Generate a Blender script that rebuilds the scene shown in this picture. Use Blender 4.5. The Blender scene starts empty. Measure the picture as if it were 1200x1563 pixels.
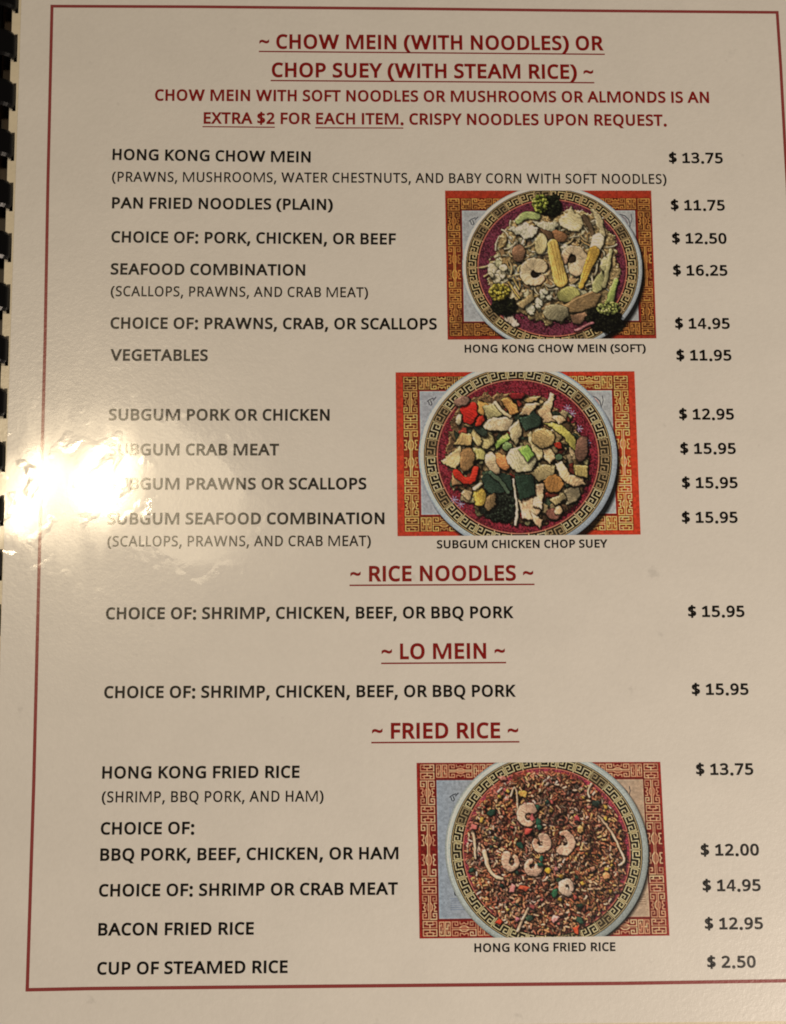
"""A laminated, comb-bound menu page lying on a dark table, seen from close above."""
import bpy, math, random
import numpy as np
from mathutils import Vector, Matrix

S = bpy.context.scene
COL = S.collection

# ------------------------------------------------------------------ camera
MM = 0.001
PAGE_Z = 4.0                       # mm, height of the printed page above the table
cam = bpy.data.cameras.new('camera')
cam_o = bpy.data.objects.new('camera', cam)
COL.objects.link(cam_o)
cam.sensor_fit = 'VERTICAL'
cam.sensor_height = 24.0
cam.lens = 24.0 * 1500.0 / 1563.0
cam.clip_start = 0.01
cam.clip_end = 20.0
_ax = Vector((0.10831, -0.02378, -0.00934))
cam_o.matrix_world = Matrix.Translation(Vector(((83.517, -163.772, 249.209))) * MM + Vector((0, 0, PAGE_Z * MM))) @ \
    Matrix.Rotation(_ax.length, 4, _ax.normalized())
S.camera = cam_o

# ------------------------------------------------------------------ light
S.view_settings.view_transform = 'Standard'
S.view_settings.look = 'None'
S.view_settings.exposure = 0.0
S.view_settings.gamma = 1.0
S.cycles.filter_width = 1.85
world = bpy.data.worlds.new('World')
S.world = world
world.use_nodes = True
bg = world.node_tree.nodes['Background']
bg.inputs['Color'].default_value = (1.0, 0.84, 0.66, 1)
bg.inputs['Strength'].default_value = 0.03


def area(name, loc, target, sx, sy, power, color, shape='RECTANGLE', roll=0.0):
    l = bpy.data.lights.new(name, 'AREA')
    l.shape = shape
    l.size, l.size_y = sx, sy
    l.energy = power
    l.color = color
    o = bpy.data.objects.new(name, l)
    COL.objects.link(o)
    o.location = loc
    d = Vector(target) - Vector(loc)
    o.rotation_euler = d.to_track_quat('-Z', 'Y').to_euler()
    o.rotation_euler.rotate_axis('Z', roll)
    return o


WARM = (1.0, 0.843, 0.685)
BULB = (1.0, 0.80, 0.52)
# the two bulbs of a ceiling fitting whose reflections glare on the laminate
area('ceiling_bulb', (-0.464, 0.046, 1.354), (0, -0.125, 0), 0.132, 0.044, 1.55, BULB)
area('ceiling_bulb', (-0.350, 0.064, 1.354), (0.02, -0.125, 0), 0.122, 0.076, 1.9, BULB, 'ELLIPSE')
# added dim light behind the bulbs, to haze the print beside their glare
area('haze_light', (-0.283, 0.062, 1.424), (0.02, -0.125, 0), 0.22, 0.36, 0.75, (1.0, 0.82, 0.55), 'ELLIPSE')
# the soft dining room light that lights the page
area('dining_room_light', (0.60, -0.62, 0.55), (0.14, -0.16, 0), 0.32, 0.32, 6.1, WARM)


# ------------------------------------------------------------------ materials
def new_mat(name):
    m = bpy.data.materials.new(name)
    m.use_nodes = True
    nt = m.node_tree
    return m, nt, nt.nodes['Principled BSDF']


PAGE_REF = None                    # the paper object: laminate wrinkles run on across everything printed on it


def laminate_gloss(nt, p):
    """clear wrinkled laminate over whatever is printed: rough print below, sharp bumpy clear coat above"""
    N, L = nt.nodes, nt.links
    tc = N.new('ShaderNodeTexCoord')
    tc.object = PAGE_REF
    def noise(scale, detail, rough, seed=0.0, stretch=(1, 1, 1)):
        mp = N.new('ShaderNodeMapping')
        mp.inputs['Location'].default_value = (seed, seed * .7, seed * .3)
        mp.inputs['Scale'].default_value = stretch
        L.new(tc.outputs['Object'], mp.inputs['Vector'])
        n = N.new('ShaderNodeTexNoise')
        n.inputs['Scale'].default_value = scale
        n.inputs['Detail'].default_value = detail
        n.inputs['Roughness'].default_value = rough
        L.new(mp.outputs['Vector'], n.inputs['Vector'])
        return n.outputs['Fac']
    def math_(op, a, b):
        n = N.new('ShaderNodeMath'); n.operation = op
        for i, v in enumerate((a, b)):
            if isinstance(v, (int, float)): n.inputs[i].default_value = v
            else: L.new(v, n.inputs[i])
        return n.outputs[0]
    # broad buckles, patches of crinkle, and fine grain (heights in units of the bump distance)
    broad = noise(38, 1.0, .5, 3.1)
    mid = noise(190, 2.0, .5, 1.7, (1, .8, 1))
    crinkle = noise(420, 2.5, .6, 5.3)
    where = N.new('ShaderNodeMapRange')
    where.inputs['From Min'].default_value = .55; where.inputs['From Max'].default_value = .72
    L.new(noise(110, 2, .6, 7.9), where.inputs['Value'])
    fine = noise(1100, 3, .65, .6)
    h = math_('ADD', math_('MULTIPLY', broad, .55),
              math_('ADD', math_('MULTIPLY', mid, .045),
                    math_('ADD', math_('MULTIPLY', math_('MULTIPLY', crinkle, where.outputs[0]), .62), math_('MULTIPLY', fine, .022))))
    b = N.new('ShaderNodeBump')
    b.inputs['Strength'].default_value = 1.0
    b.inputs['Distance'].default_value = 1.0e-4
    L.new(h, b.inputs['Height'])
    b2 = N.new('ShaderNodeBump')
    b2.inputs['Strength'].default_value = 1.0
    b2.inputs['Distance'].default_value = 1.0e-4
    L.new(math_('ADD', math_('MULTIPLY', fine, .42), math_('MULTIPLY', crinkle, .25)), b2.inputs['Height'])
    L.new(b2.outputs[0], p.inputs['Normal'])
    L.new(b.outputs[0], p.inputs['Coat Normal'])
    p.inputs['Roughness'].default_value = .27
    p.inputs['Specular IOR Level'].default_value = .5
    p.inputs['IOR'].default_value = 1.45
    p.inputs['Coat Weight'].default_value = 1.0
    smear = N.new('ShaderNodeMapRange')              # finger smears in the gloss
    smear.inputs['From Min'].default_value = .35; smear.inputs['From Max'].default_value = .7
    smear.inputs['To Min'].default_value = .03; smear.inputs['To Max'].default_value = .15
    L.new(noise(70, 4, .65, 2.2, (1, .45, 1)), smear.inputs['Value'])
    L.new(smear.outputs[0], p.inputs['Coat Roughness'])
    p.inputs['Coat IOR'].default_value = 1.5
    return noise


def mottled(name, rgb, amount=.05):
    m, nt, p = new_mat(name)
    noise = laminate_gloss(nt, p)
    N, L = nt.nodes, nt.links
    mx = N.new('ShaderNodeMix'); mx.data_type = 'RGBA'
    mx.inputs[6].default_value = tuple(c * (1 - amount) for c in rgb) + (1,)
    mx.inputs[7].default_value = tuple(min(1, c * (1 + amount)) for c in rgb) + (1,)
    add = N.new('ShaderNodeMath'); add.operation = 'ADD'
    L.new(noise(700, 4, .7, 4.4), add.inputs[0])
    L.new(noise(60, 3, .6, 9.1), add.inputs[1])
    mr = N.new('ShaderNodeMapRange')
    mr.inputs['From Min'].default_value = .7; mr.inputs['From Max'].default_value = 1.3
    L.new(add.outputs[0], mr.inputs['Value'])
    L.new(mr.outputs[0], mx.inputs['Factor'])
    st = N.new('ShaderNodeMapRange')                 # a few small worn specks
    st.inputs['From Min'].default_value = .69; st.inputs['From Max'].default_value = .76
    st.inputs['To Min'].default_value = 1.0; st.inputs['To Max'].default_value = .86
    L.new(noise(150, 3, .6, 12.7), st.inputs['Value'])
    ml = N.new('ShaderNodeMix'); ml.data_type = 'RGBA'; ml.blend_type = 'MULTIPLY'
    ml.inputs['Factor'].default_value = 1.0
    L.new(mx.outputs[2], ml.inputs[6]); L.new(st.outputs[0], ml.inputs[7])
    L.new(ml.outputs[2], p.inputs['Base Color'])
    return m


# ------------------------------------------------------------------ object helpers
def link(name, me, mat=None, parent=None, label=None):
    o = bpy.data.objects.new(name, me)
    COL.objects.link(o)
    if mat and me is not None:
        me.materials.clear(); me.materials.append(mat)
    if parent: o.parent = parent
    if label: o['label'] = label
    return o


def mesh(name, verts, faces, smooth=False):
    me = bpy.data.meshes.new(name)
    me.from_pydata([tuple(c * MM for c in v) for v in verts], [], faces)
    if smooth:
        for f in me.polygons: f.use_smooth = True
    me.update()
    return me


def box(x0, y0, z0, x1, y1, z1):
    v = [(x0, y0, z0), (x1, y0, z0), (x1, y1, z0), (x0, y1, z0), (x0, y0, z1), (x1, y0, z1), (x1, y1, z1), (x0, y1, z1)]
    f = [(3, 2, 1, 0), (4, 5, 6, 7), (0, 1, 5, 4), (1, 2, 6, 5), (2, 3, 7, 6), (3, 0, 4, 7)]
    return v, f


# ------------------------------------------------------------------ the table
tm, tnt, tp = new_mat('dark_wood')
_n = tnt.nodes.new('ShaderNodeTexNoise'); _n.inputs['Scale'].default_value = 60; _n.inputs['Detail'].default_value = 6
_mp = tnt.nodes.new('ShaderNodeMapping'); _mp.inputs['Scale'].default_value = (6, .5, 1)
_tc = tnt.nodes.new('ShaderNodeTexCoord')
_cr = tnt.nodes.new('ShaderNodeValToRGB')
_cr.color_ramp.elements[0].position = .35; _cr.color_ramp.elements[0].color = (.018, .010, .005, 1)
_cr.color_ramp.elements[1].position = .7; _cr.color_ramp.elements[1].color = (.075, .042, .02, 1)
tnt.links.new(_tc.outputs['Object'], _mp.inputs['Vector']); tnt.links.new(_mp.outputs[0], _n.inputs['Vector'])
tnt.links.new(_n.outputs['Fac'], _cr.inputs['Fac']); tnt.links.new(_cr.outputs[0], tp.inputs['Base Color'])
tp.inputs['Roughness'].default_value = .4
v, f = box(-500, -600, -25, 600, 400, 0)
table = link('table_surface', mesh('table_surface', v, f), tm)
table['kind'] = 'structure'

# ------------------------------------------------------------------ the menu: sheets
menu = bpy.data.objects.new('restaurant_menu', None)
COL.objects.link(menu)
menu['label'] = 'glossy laminated restaurant menu page bound with a black plastic comb on a dark table'
menu['category'] = 'menu'

PITCH = 13.78
ring_mid = [2.3 - PITCH * k for k in range(-1, 21)]
HOLE_H = 7.9
EDGE_X, HOLE_L, HOLE_R = -10.75, -9.95, -9.0
RIGHT_X, TOP_Y, BOT_Y = 208.0, 15.0, -264.5
PAPER_X0 = -8.55


def hole_x(y):                      # the punched row leans a touch against the print
    return 0.55 * (-y - 80) / 165.0


def sheet_with_holes(z0, z1):
    ys = [TOP_Y]
    for m in ring_mid:
        if BOT_Y + 3 < m - HOLE_H / 2 and m + HOLE_H / 2 < TOP_Y - 1:
            ys += [m + HOLE_H / 2, m - HOLE_H / 2]
    ys.append(BOT_Y)
    V, F = [], []
    for z in (z0, z1):
        for y in ys:
            s = hole_x(y)
            V += [(EDGE_X + s * .6, y, z), (HOLE_L + s, y, z), (HOLE_R + s, y, z), (RIGHT_X, y, z)]
    n = len(ys)
    def q(k, i, j): return k * n * 4 + i * 4 + j
    for i in range(n - 1):
        for j in range(3):
            hole = (j == 1 and i % 2 == 1)
            a, b, c, d = (i, j), (i + 1, j), (i + 1, j + 1), (i, j + 1)
            if not hole:
                F.append(tuple(q(1, *t) for t in (a, b, c, d)))
                F.append(tuple(q(0, *t) for t in (d, c, b, a)))
            else:
                for s, t in ((a, b), (b, c), (c, d), (d, a)):
                    F.append((q(1, *t), q(0, *t), q(0, *s), q(1, *s)))
    for i in range(n - 1):
        F.append((q(1, i + 1, 0), q(1, i, 0), q(0, i, 0), q(0, i + 1, 0)))
        F.append((q(1, i, 3), q(1, i + 1, 3), q(0, i + 1, 3), q(0, i, 3)))
    for j in range(3):
        F.append((q(1, 0, j), q(1, 0, j + 1), q(0, 0, j + 1), q(0, 0, j)))
        F.append((q(1, n - 1, j + 1), q(1, n - 1, j), q(0, n - 1, j), q(0, n - 1, j + 1)))
    return V, F


# the paper (its own object supplies the wrinkle coordinates)
v, f = box(PAPER_X0, -261.3, PAGE_Z - .12, RIGHT_X - 4, TOP_Y - 2.5, PAGE_Z)
v = [(x, y - (x + 10) * .0095 + .9 if y < -200 else y, z) for x, y, z in v]   # trimmed a little off square
paper_me = mesh('paper', v, f)
PAGE_REF = paper = link('paper', paper_me, None, menu)
PAPER_RGB = (.80, .785, .765)
paper_me.materials.append(mottled('white_paper_under_laminate', PAPER_RGB, .035))
v, f = sheet_with_holes(PAGE_Z - .34, PAGE_Z - .06)
link('laminate_sheet', mesh('laminate_sheet', v, f), mottled('yellowed_laminate_margin', (.745, .68, .53), .06), menu)
lm, lnt, lp = new_mat('lower_page_edges')
lp.inputs['Base Color'].default_value = (.30, .24, .16, 1); lp.inputs['Roughness'].default_value = .6
for k in range(3):
    v, f = box(-9.4 + .3 * k, BOT_Y + .6 * k, .5 + k, RIGHT_X - .5 * k, TOP_Y, 1.35 + k)
    link('lower_page', mesh('lower_page', v, f), lm, menu)

# ------------------------------------------------------------------ comb binding
cm, cnt, cp = new_mat('black_comb_plastic')
cp.inputs['Base Color'].default_value = (.004, .004, .0045, 1)
cp.inputs['Specular IOR Level'].default_value = .3
cp.inputs['Roughness'].default_value = .22
_b = cnt.nodes.new('ShaderNodeBump'); _nn = cnt.nodes.new('ShaderNodeTexNoise'); _nn.inputs['Scale'].default_value = 420
_t = cnt.nodes.new('ShaderNodeTexCoord'); _m = cnt.nodes.new('ShaderNodeMapping'); _m.inputs['Scale'].default_value = (1.6, .12, 1.6)
_b.inputs['Distance'].default_value = 6e-5
cnt.links.new(_t.outputs['Object'], _m.inputs['Vector']); cnt.links.new(_m.outputs[0], _nn.inputs['Vector']); cnt.links.new(_nn.outputs['Fac'], _b.inputs['Height']); cnt.links.new(_b.outputs[0], cp.inputs['Normal'])
RR = 7.2


def arc_band(a0, a1, hw0, hw1, n, r, th, cx, cz, y, zs=.52):
    """curved plastic strip, an arc in xz with half width hw along y"""
    V, F = [], []
    for i in range(n + 1):
        t = i / n
        a = a0 + (a1 - a0) * t
        hw = hw0 + (hw1 - hw0) * min(1, t * 4)
        for rr, hh in ((r, hw - .85), (r - .55, hw), (r - .55 - th, hw), (r - .55 - th, -hw), (r - .55, -hw), (r, -hw + .85)):
            V.append((cx + rr * math.cos(a), y + hh, cz + rr * math.sin(a) * zs))
    m = 6
    for i in range(n):
        for j in range(m):
            F.append((i * m + j, i * m + (j + 1) % m, (i + 1) * m + (j + 1) % m, (i + 1) * m + j))
    F.append(tuple(range(m - 1, -1, -1)))
    F.append(tuple(n * m + j for j in range(m)))
    return V, F


CX, CZ = -9.35 - RR + .25, PAGE_Z + .2
v, f = arc_band(math.radians(120), math.radians(285), 150, 150, 24, RR - .2, .6, CX, CZ, -125)
comb = link('comb_binding', mesh('comb_binding', v, f, True), cm, menu, 'black plastic comb spine along the left edge')
for m in ring_mid:
    if not (BOT_Y + 3 < m - HOLE_H / 2 and m + HOLE_H / 2 < TOP_Y - 1): continue
    v, f = arc_band(math.radians(-24), math.radians(150), 3.2, 3.65, 26, RR, .55, CX + hole_x(m), CZ, m)
    link('comb_ring', mesh('comb_ring', v, f), cm, comb)

# ------------------------------------------------------------------ lettering
# rounded humanist capitals: name -> (advance, contours) in thousandths of the capital height
GLYPHS = {
    'A': (895, [[[0,0],[391,1004],[504,1004],[894,0],[763,0],[643,310],[246,310],[127,0]],[[289,422],[605,422],[493,724],[490,734],[485,747],[479,765],[473,785],[466,805],[460,826],[454,845],[450,861],[445,874],[439,845],[431,817],[423,789],[415,764],[408,742],[402,724]]]),
    'B': (910, [[[136,0],[136,1000],[422,1000],[510,997],[586,986],[651,969],[705,945],[758,899],[790,835],[801,752],[796,697],[779,648],[752,606],[715,572],[667,547],[611,531],[611,524],[651,515],[689,503],[725,487],[756,467],[783,442],[805,412],[822,376],[831,333],[835,284],[824,201],[793,131],[742,74],[691,42],[631,19],[564,5],[487,0]],[[262,574],[447,574],[524,579],[582,593],[623,616],[650,648],[666,688],[671,738],[664,788],[645,827],[613,856],[566,876],[504,888],[427,892],[262,892]],[[262,106],[464,106],[543,112],[605,129],[648,158],[677,196],[695,242],[700,294],[694,343],[676,385],[646,421],[601,448],[537,464],[454,469],[262,469]]]),
    'C': (885, [[[545,-14],[472,-10],[405,2],[344,21],[290,49],[227,97],[176,157],[137,228],[114,289],[98,355],[89,426],[85,501],[89,575],[99,644],[117,708],[141,768],[183,840],[238,900],[304,949],[361,977],[423,998],[492,1010],[566,1014],[642,1010],[714,999],[780,981],[842,955],[791,849],[759,862],[725,875],[688,887],[649,896],[608,901],[564,903],[488,897],[421,876],[361,843],[311,796],[270,737],[242,668],[224,589],[218,500],[224,412],[240,333],[267,264],[305,205],[353,158],[412,124],[482,103],[563,97],[606,98],[648,102],[688,108],[727,116],[765,125],[803,136],[803,27],[765,14],[726,4],[687,-4],[645,-10],[597,-13]]]),
    'D': (1022, [[[136,0],[136,1000],[444,1000],[517,996],[585,986],[648,968],[706,944],[774,901],[831,846],[877,779],[903,722],[922,658],[933,587],[937,510],[928,391],[902,288],[859,200],[799,128],[723,72],[634,32],[531,8],[415,0]],[[262,108],[398,108],[575,133],[702,207],[779,332],[804,506],[798,599],[779,679],[748,746],[705,799],[651,840],[586,869],[511,886],[426,892],[262,892]]]),
    'E': (779, [[[136,0],[136,1000],[695,1000],[695,889],[262,889],[262,577],[669,577],[669,468],[262,468],[262,111],[695,111],[695,0]]]),
    'F': (727, [[[136,0],[136,1000],[695,1000],[695,889],[262,889],[262,535],[668,535],[668,424],[262,424],[262,0]]]),
    'G': (1020, [[[564,-14],[490,-10],[421,2],[359,21],[303,48],[237,96],[183,155],[141,226],[117,287],[99,352],[89,424],[85,500],[89,576],[101,646],[120,712],[147,772],[181,826],[222,874],[270,915],[324,950],[385,978],[452,998],[525,1010],[604,1014],[659,1012],[712,1007],[763,999],[811,987],[858,972],[902,955],[854,846],[817,861],[777,875],[735,887],[690,896],[644,901],[597,903],[512,897],[437,876],[372,843],[317,796],[273,737],[242,668],[223,589],[217,500],[221,424],[234,353],[256,289],[286,233],[327,185],[377,146],[438,118],[510,101],[594,95],[636,96],[673,98],[706,102],[736,107],[764,113],[790,119],[790,416],[570,416],[570,528],[916,528],[916,38],[862,22],[807,9],[752,-1],[695,-8],[632,-13]]]),
    'H': (1038, [[[136,0],[136,1000],[262,1000],[262,577],[775,577],[775,1000],[901,1000],[901,0],[775,0],[775,466],[262,466],[262,0]]]),
    'I': (422, [[[146,0],[146,1000],[276,1000],[276,0]]]),
    'K': (867, [[[136,0],[136,1000],[262,1000],[262,507],[348,602],[434,697],[704,1000],[852,1000],[455,564],[867,0],[718,0],[364,478],[262,388],[262,0]]]),
    'L': (734, [[[136,0],[136,1000],[262,1000],[262,112],[699,112],[699,0]]]),
    'M': (1270, [[[136,0],[136,1000],[322,1000],[630,181],[636,181],[950,1000],[1134,1000],[1134,0],[1010,0],[1010,615],[1010,663],[1011,711],[1013,759],[1016,804],[1018,843],[1020,875],[1014,875],[681,0],[577,0],[248,877],[242,877],[245,844],[247,805],[249,760],[251,710],[252,659],[252,606],[252,0]]]),
    'N': (1064, [[[136,0],[136,1000],[282,1000],[815,172],[821,172],[817,239],[813,338],[812,372],[811,405],[811,436],[811,1000],[929,1000],[929,0],[782,0],[246,831],[241,831],[244,795],[246,755],[249,709],[251,660],[252,610],[252,559],[252,0]]]),
    'O': (1094, [[[548,-14],[473,-10],[405,2],[344,22],[289,50],[226,99],[175,159],[136,231],[114,292],[98,357],[89,428],[85,503],[89,577],[98,647],[114,712],[136,772],[175,843],[226,902],[289,951],[344,979],[406,999],[474,1011],[549,1015],[621,1011],[687,999],[747,980],[801,952],[864,903],[915,844],[956,772],[979,712],[995,647],[1005,577],[1008,501],[1005,426],[995,356],[979,291],[956,230],[915,159],[864,99],[801,50],[747,22],[687,2],[620,-10]],[[548,95],[627,102],[695,122],[752,156],[797,204],[831,263],[856,332],[870,412],[875,501],[870,591],[856,670],[831,739],[797,798],[752,844],[696,878],[628,898],[549,905],[470,898],[402,878],[345,844],[299,798],[264,739],[239,670],[224,591],[218,501],[223,412],[238,332],[263,263],[298,204],[344,156],[401,122],[468,102]]]),
    'P': (847, [[[136,0],[136,1000],[401,1000],[492,995],[570,981],[635,957],[686,923],[736,865],[766,792],[776,706],[772,652],[759,600],[739,551],[708,506],[667,467],[614,434],[549,409],[470,394],[377,389],[262,389],[262,0]],[[262,497],[363,497],[450,502],[521,518],[576,543],[615,581],[638,634],[646,700],[639,759],[618,807],[584,845],[535,871],[470,887],[389,892],[262,892]]]),
    'Q': (1094, [[[776,-238],[583,-13],[574,-13],[567,-14],[562,-14],[548,-14],[473,-10],[405,2],[344,22],[289,50],[226,99],[175,159],[136,231],[114,292],[98,357],[89,428],[85,503],[89,577],[98,647],[114,712],[136,772],[175,843],[226,902],[289,951],[344,979],[406,999],[474,1011],[549,1015],[621,1011],[687,999],[747,980],[801,952],[864,903],[915,844],[956,772],[979,712],[995,647],[1005,577],[1008,501],[1004,413],[990,332],[967,257],[935,189],[894,130],[844,80],[785,41],[717,11],[957,-238]],[[548,95],[627,102],[695,122],[752,156],[797,204],[831,263],[856,332],[870,412],[875,501],[870,591],[856,670],[831,739],[797,798],[752,844],[696,878],[628,898],[549,905],[470,898],[402,878],[345,844],[299,798],[264,739],[239,670],[224,591],[218,501],[223,412],[238,332],[263,263],[298,204],[344,156],[401,122],[468,102]]]),
    'R': (871, [[[136,0],[136,1000],[412,1000],[499,996],[574,982],[636,960],[687,929],[736,874],[766,803],[776,716],[773,665],[763,621],[746,583],[725,550],[700,521],[672,498],[641,478],[609,462],[576,448],[850,0],[703,0],[461,413],[262,413],[262,0]],[[262,520],[412,520],[486,525],[545,541],[590,568],[621,605],[639,653],[646,710],[639,769],[620,816],[587,849],[540,872],[480,886],[405,891],[262,891]]]),
    'S': (769, [[[346,-14],[291,-13],[239,-8],[190,-1],[146,8],[106,20],[71,34],[71,154],[108,140],[150,126],[197,113],[247,103],[299,97],[352,95],[420,100],[476,115],[520,139],[552,171],[571,210],[577,256],[575,287],[568,315],[556,339],[539,361],[515,382],[484,401],[445,421],[398,441],[342,462],[264,495],[200,533],[149,576],[113,626],[91,687],[84,759],[89,810],[102,855],[125,896],[155,931],[193,960],[237,983],[288,1000],[343,1011],[403,1014],[457,1012],[507,1007],[555,999],[599,987],[641,974],[679,958],[640,850],[604,864],[567,877],[527,888],[486,897],[444,902],[401,903],[343,899],[296,886],[259,863],[233,834],[217,799],[211,758],[214,726],[221,698],[232,674],[249,652],[272,632],[301,613],[337,595],[379,576],[430,556],[486,534],[535,511],[579,487],[616,460],[647,431],[672,398],[689,360],[700,317],[703,268],[692,185],[660,116],[606,60],[554,28],[493,5],[424,-9]]]),
    'T': (779, [[[326,0],[326,889],[14,889],[14,1000],[763,1000],[763,889],[452,889],[452,0]]]),
    'U': (1024, [[[507,-14],[419,-8],[343,11],[278,43],[223,88],[181,142],[150,205],[132,276],[126,356],[126,1000],[252,1000],[252,352],[259,276],[281,213],[317,162],[368,125],[434,103],[514,95],[596,103],[662,127],[711,167],[745,220],[765,282],[772,353],[772,1000],[896,1000],[896,353],[892,286],[878,224],[854,166],[821,114],[779,70],[726,34],[664,7],[590,-9]]]),
    'V': (840, [[[357,0],[0,1000],[132,1000],[357,359],[371,318],[384,280],[395,243],[405,208],[413,173],[420,140],[427,173],[436,208],[445,244],[456,281],[469,320],[483,361],[707,1000],[840,1000],[483,0]]]),
    'W': (1303, [[[282,0],[17,1000],[148,1000],[304,389],[315,347],[324,305],[333,265],[340,225],[346,188],[352,151],[357,189],[364,228],[373,270],[382,313],[393,355],[405,396],[581,1000],[711,1000],[895,392],[907,349],[919,307],[929,264],[937,223],[944,186],[950,151],[955,187],[961,224],[969,264],[978,305],[988,347],[999,391],[1153,1000],[1284,1000],[1018,0],[891,0],[696,655],[674,737],[667,763],[661,787],[655,809],[646,853],[643,836],[638,810],[631,775],[621,735],[610,694],[598,651],[409,0]]]),
    'X': (821, [[[6,0],[338,521],[27,1000],[167,1000],[412,608],[658,1000],[791,1000],[482,524],[815,0],[672,0],[408,434],[139,0]]]),
    'Y': (793, [[[333,0],[333,382],[0,1000],[137,1000],[396,508],[657,1000],[793,1000],[459,388],[459,0]]]),
    '0': (801, [[[399,-14],[320,-5],[252,20],[195,63],[149,123],[114,197],[89,286],[74,387],[69,501],[71,580],[77,652],[87,718],[102,779],[128,849],[163,908],[207,954],[261,988],[325,1009],[399,1015],[478,1007],[546,982],[603,939],[650,880],[686,806],[712,718],[727,616],[732,501],[730,424],[724,352],[714,285],[699,225],[672,154],[637,95],[592,48],[539,13],[474,-7]],[[399,91],[467,102],[520,136],[560,193],[581,250],[596,321],[605,404],[608,501],[605,597],[596,680],[581,751],[560,808],[520,865],[467,899],[399,910],[331,899],[277,865],[239,808],[218,751],[204,680],[195,597],[192,501],[195,405],[204,321],[218,251],[239,193],[277,136],[331,102]]]),
    '1': (801, [[[90,0],[90,105],[345,105],[345,845],[130,716],[80,800],[370,985],[475,985],[475,105],[700,105],[700,0]]]),
    '2': (801, [[[67,0],[67,102],[329,367],[377,415],[419,460],[457,501],[488,540],[514,579],[535,617],[550,656],[559,697],[562,741],[556,792],[540,833],[513,866],[477,890],[434,904],[385,909],[339,906],[296,898],[257,884],[220,865],[182,841],[144,814],[78,896],[120,927],[165,955],[214,980],[267,999],[324,1010],[385,1014],[472,1006],[546,983],[606,943],[652,890],[679,825],[688,748],[684,697],[673,648],[655,602],[631,556],[601,511],[566,466],[525,421],[481,373],[431,324],[223,118],[223,112],[728,112],[728,0]]]),
    '3': (801, [[[338,-14],[286,-13],[238,-9],[192,-2],[148,8],[105,22],[63,41],[63,155],[106,136],[151,120],[199,107],[247,97],[293,92],[339,90],[420,95],[485,113],[533,142],[566,182],[586,230],[592,287],[584,344],[560,389],[519,422],[463,445],[394,459],[312,464],[216,464],[216,569],[314,569],[389,574],[452,592],[501,620],[536,659],[557,704],[564,758],[559,803],[543,840],[515,870],[479,893],[434,906],[382,910],[331,908],[285,900],[244,887],[206,869],[168,849],[130,826],[69,910],[107,937],[151,961],[201,983],[256,1000],[316,1011],[381,1014],[477,1006],[554,983],[614,944],[657,893],[682,834],[690,766],[684,703],[666,650],[634,606],[593,570],[542,544],[483,527],[483,521],[557,506],[616,481],[662,445],[695,400],[715,346],[721,284],[717,229],[703,177],[681,130],[649,88],[607,52],[555,24],[493,3],[421,-10]]]),
    '4': (801, [[[508,0],[508,227],[29,227],[29,332],[500,1006],[627,1006],[627,338],[773,338],[773,227],[627,227],[627,0]],[[150,338],[508,338],[508,653],[509,699],[509,740],[511,777],[512,810],[514,843],[515,874],[510,874],[502,856],[492,837],[482,817],[471,797],[460,780],[450,765]]]),
    '5': (801, [[[347,-14],[297,-12],[249,-8],[202,0],[160,11],[121,24],[88,41],[88,157],[124,138],[165,122],[211,109],[258,99],[304,93],[349,91],[418,97],[477,114],[527,144],[565,185],[588,239],[595,307],[589,367],[568,417],[535,457],[487,486],[424,504],[345,510],[317,509],[287,507],[255,503],[223,498],[196,493],[174,489],[112,528],[150,1000],[651,1000],[651,888],[255,888],[231,598],[249,601],[270,604],[296,608],[324,611],[353,613],[385,613],[458,609],[523,594],[581,570],[630,536],[681,478],[711,406],[721,319],[715,246],[697,180],[666,124],[623,75],[568,36],[504,8],[431,-8]]]),
    '6': (801, [[[417,-14],[356,-9],[298,7],[245,34],[197,71],[156,120],[123,179],[103,232],[88,290],[80,355],[77,427],[79,499],[85,569],[96,639],[112,707],[135,770],[165,828],[202,881],[249,926],[304,964],[369,992],[446,1008],[535,1014],[555,1014],[577,1013],[600,1011],[622,1009],[642,1006],[658,1001],[658,896],[641,901],[622,906],[602,909],[580,911],[559,913],[538,913],[477,910],[423,899],[377,881],[337,857],[303,827],[275,793],[253,754],[235,711],[221,664],[211,614],[204,562],[200,508],[209,508],[233,539],[263,567],[298,592],[340,611],[389,622],[445,626],[527,617],[597,591],[655,547],[700,487],[726,412],[735,322],[730,248],[714,182],[687,125],[649,76],[585,26],[508,-4]],[[416,90],[471,96],[519,115],[559,146],[589,191],[607,250],[613,322],[608,381],[592,432],[565,473],[528,505],[479,523],[420,529],[378,526],[340,517],[305,502],[275,482],[250,459],[229,433],[214,404],[205,376],[202,346],[204,306],[212,266],[225,226],[244,189],[268,156],[297,128],[331,107],[371,94]]]),
    '7': (801, [[[190,0],[601,888],[62,888],[62,1000],[732,1000],[732,905],[326,0]]]),
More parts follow.
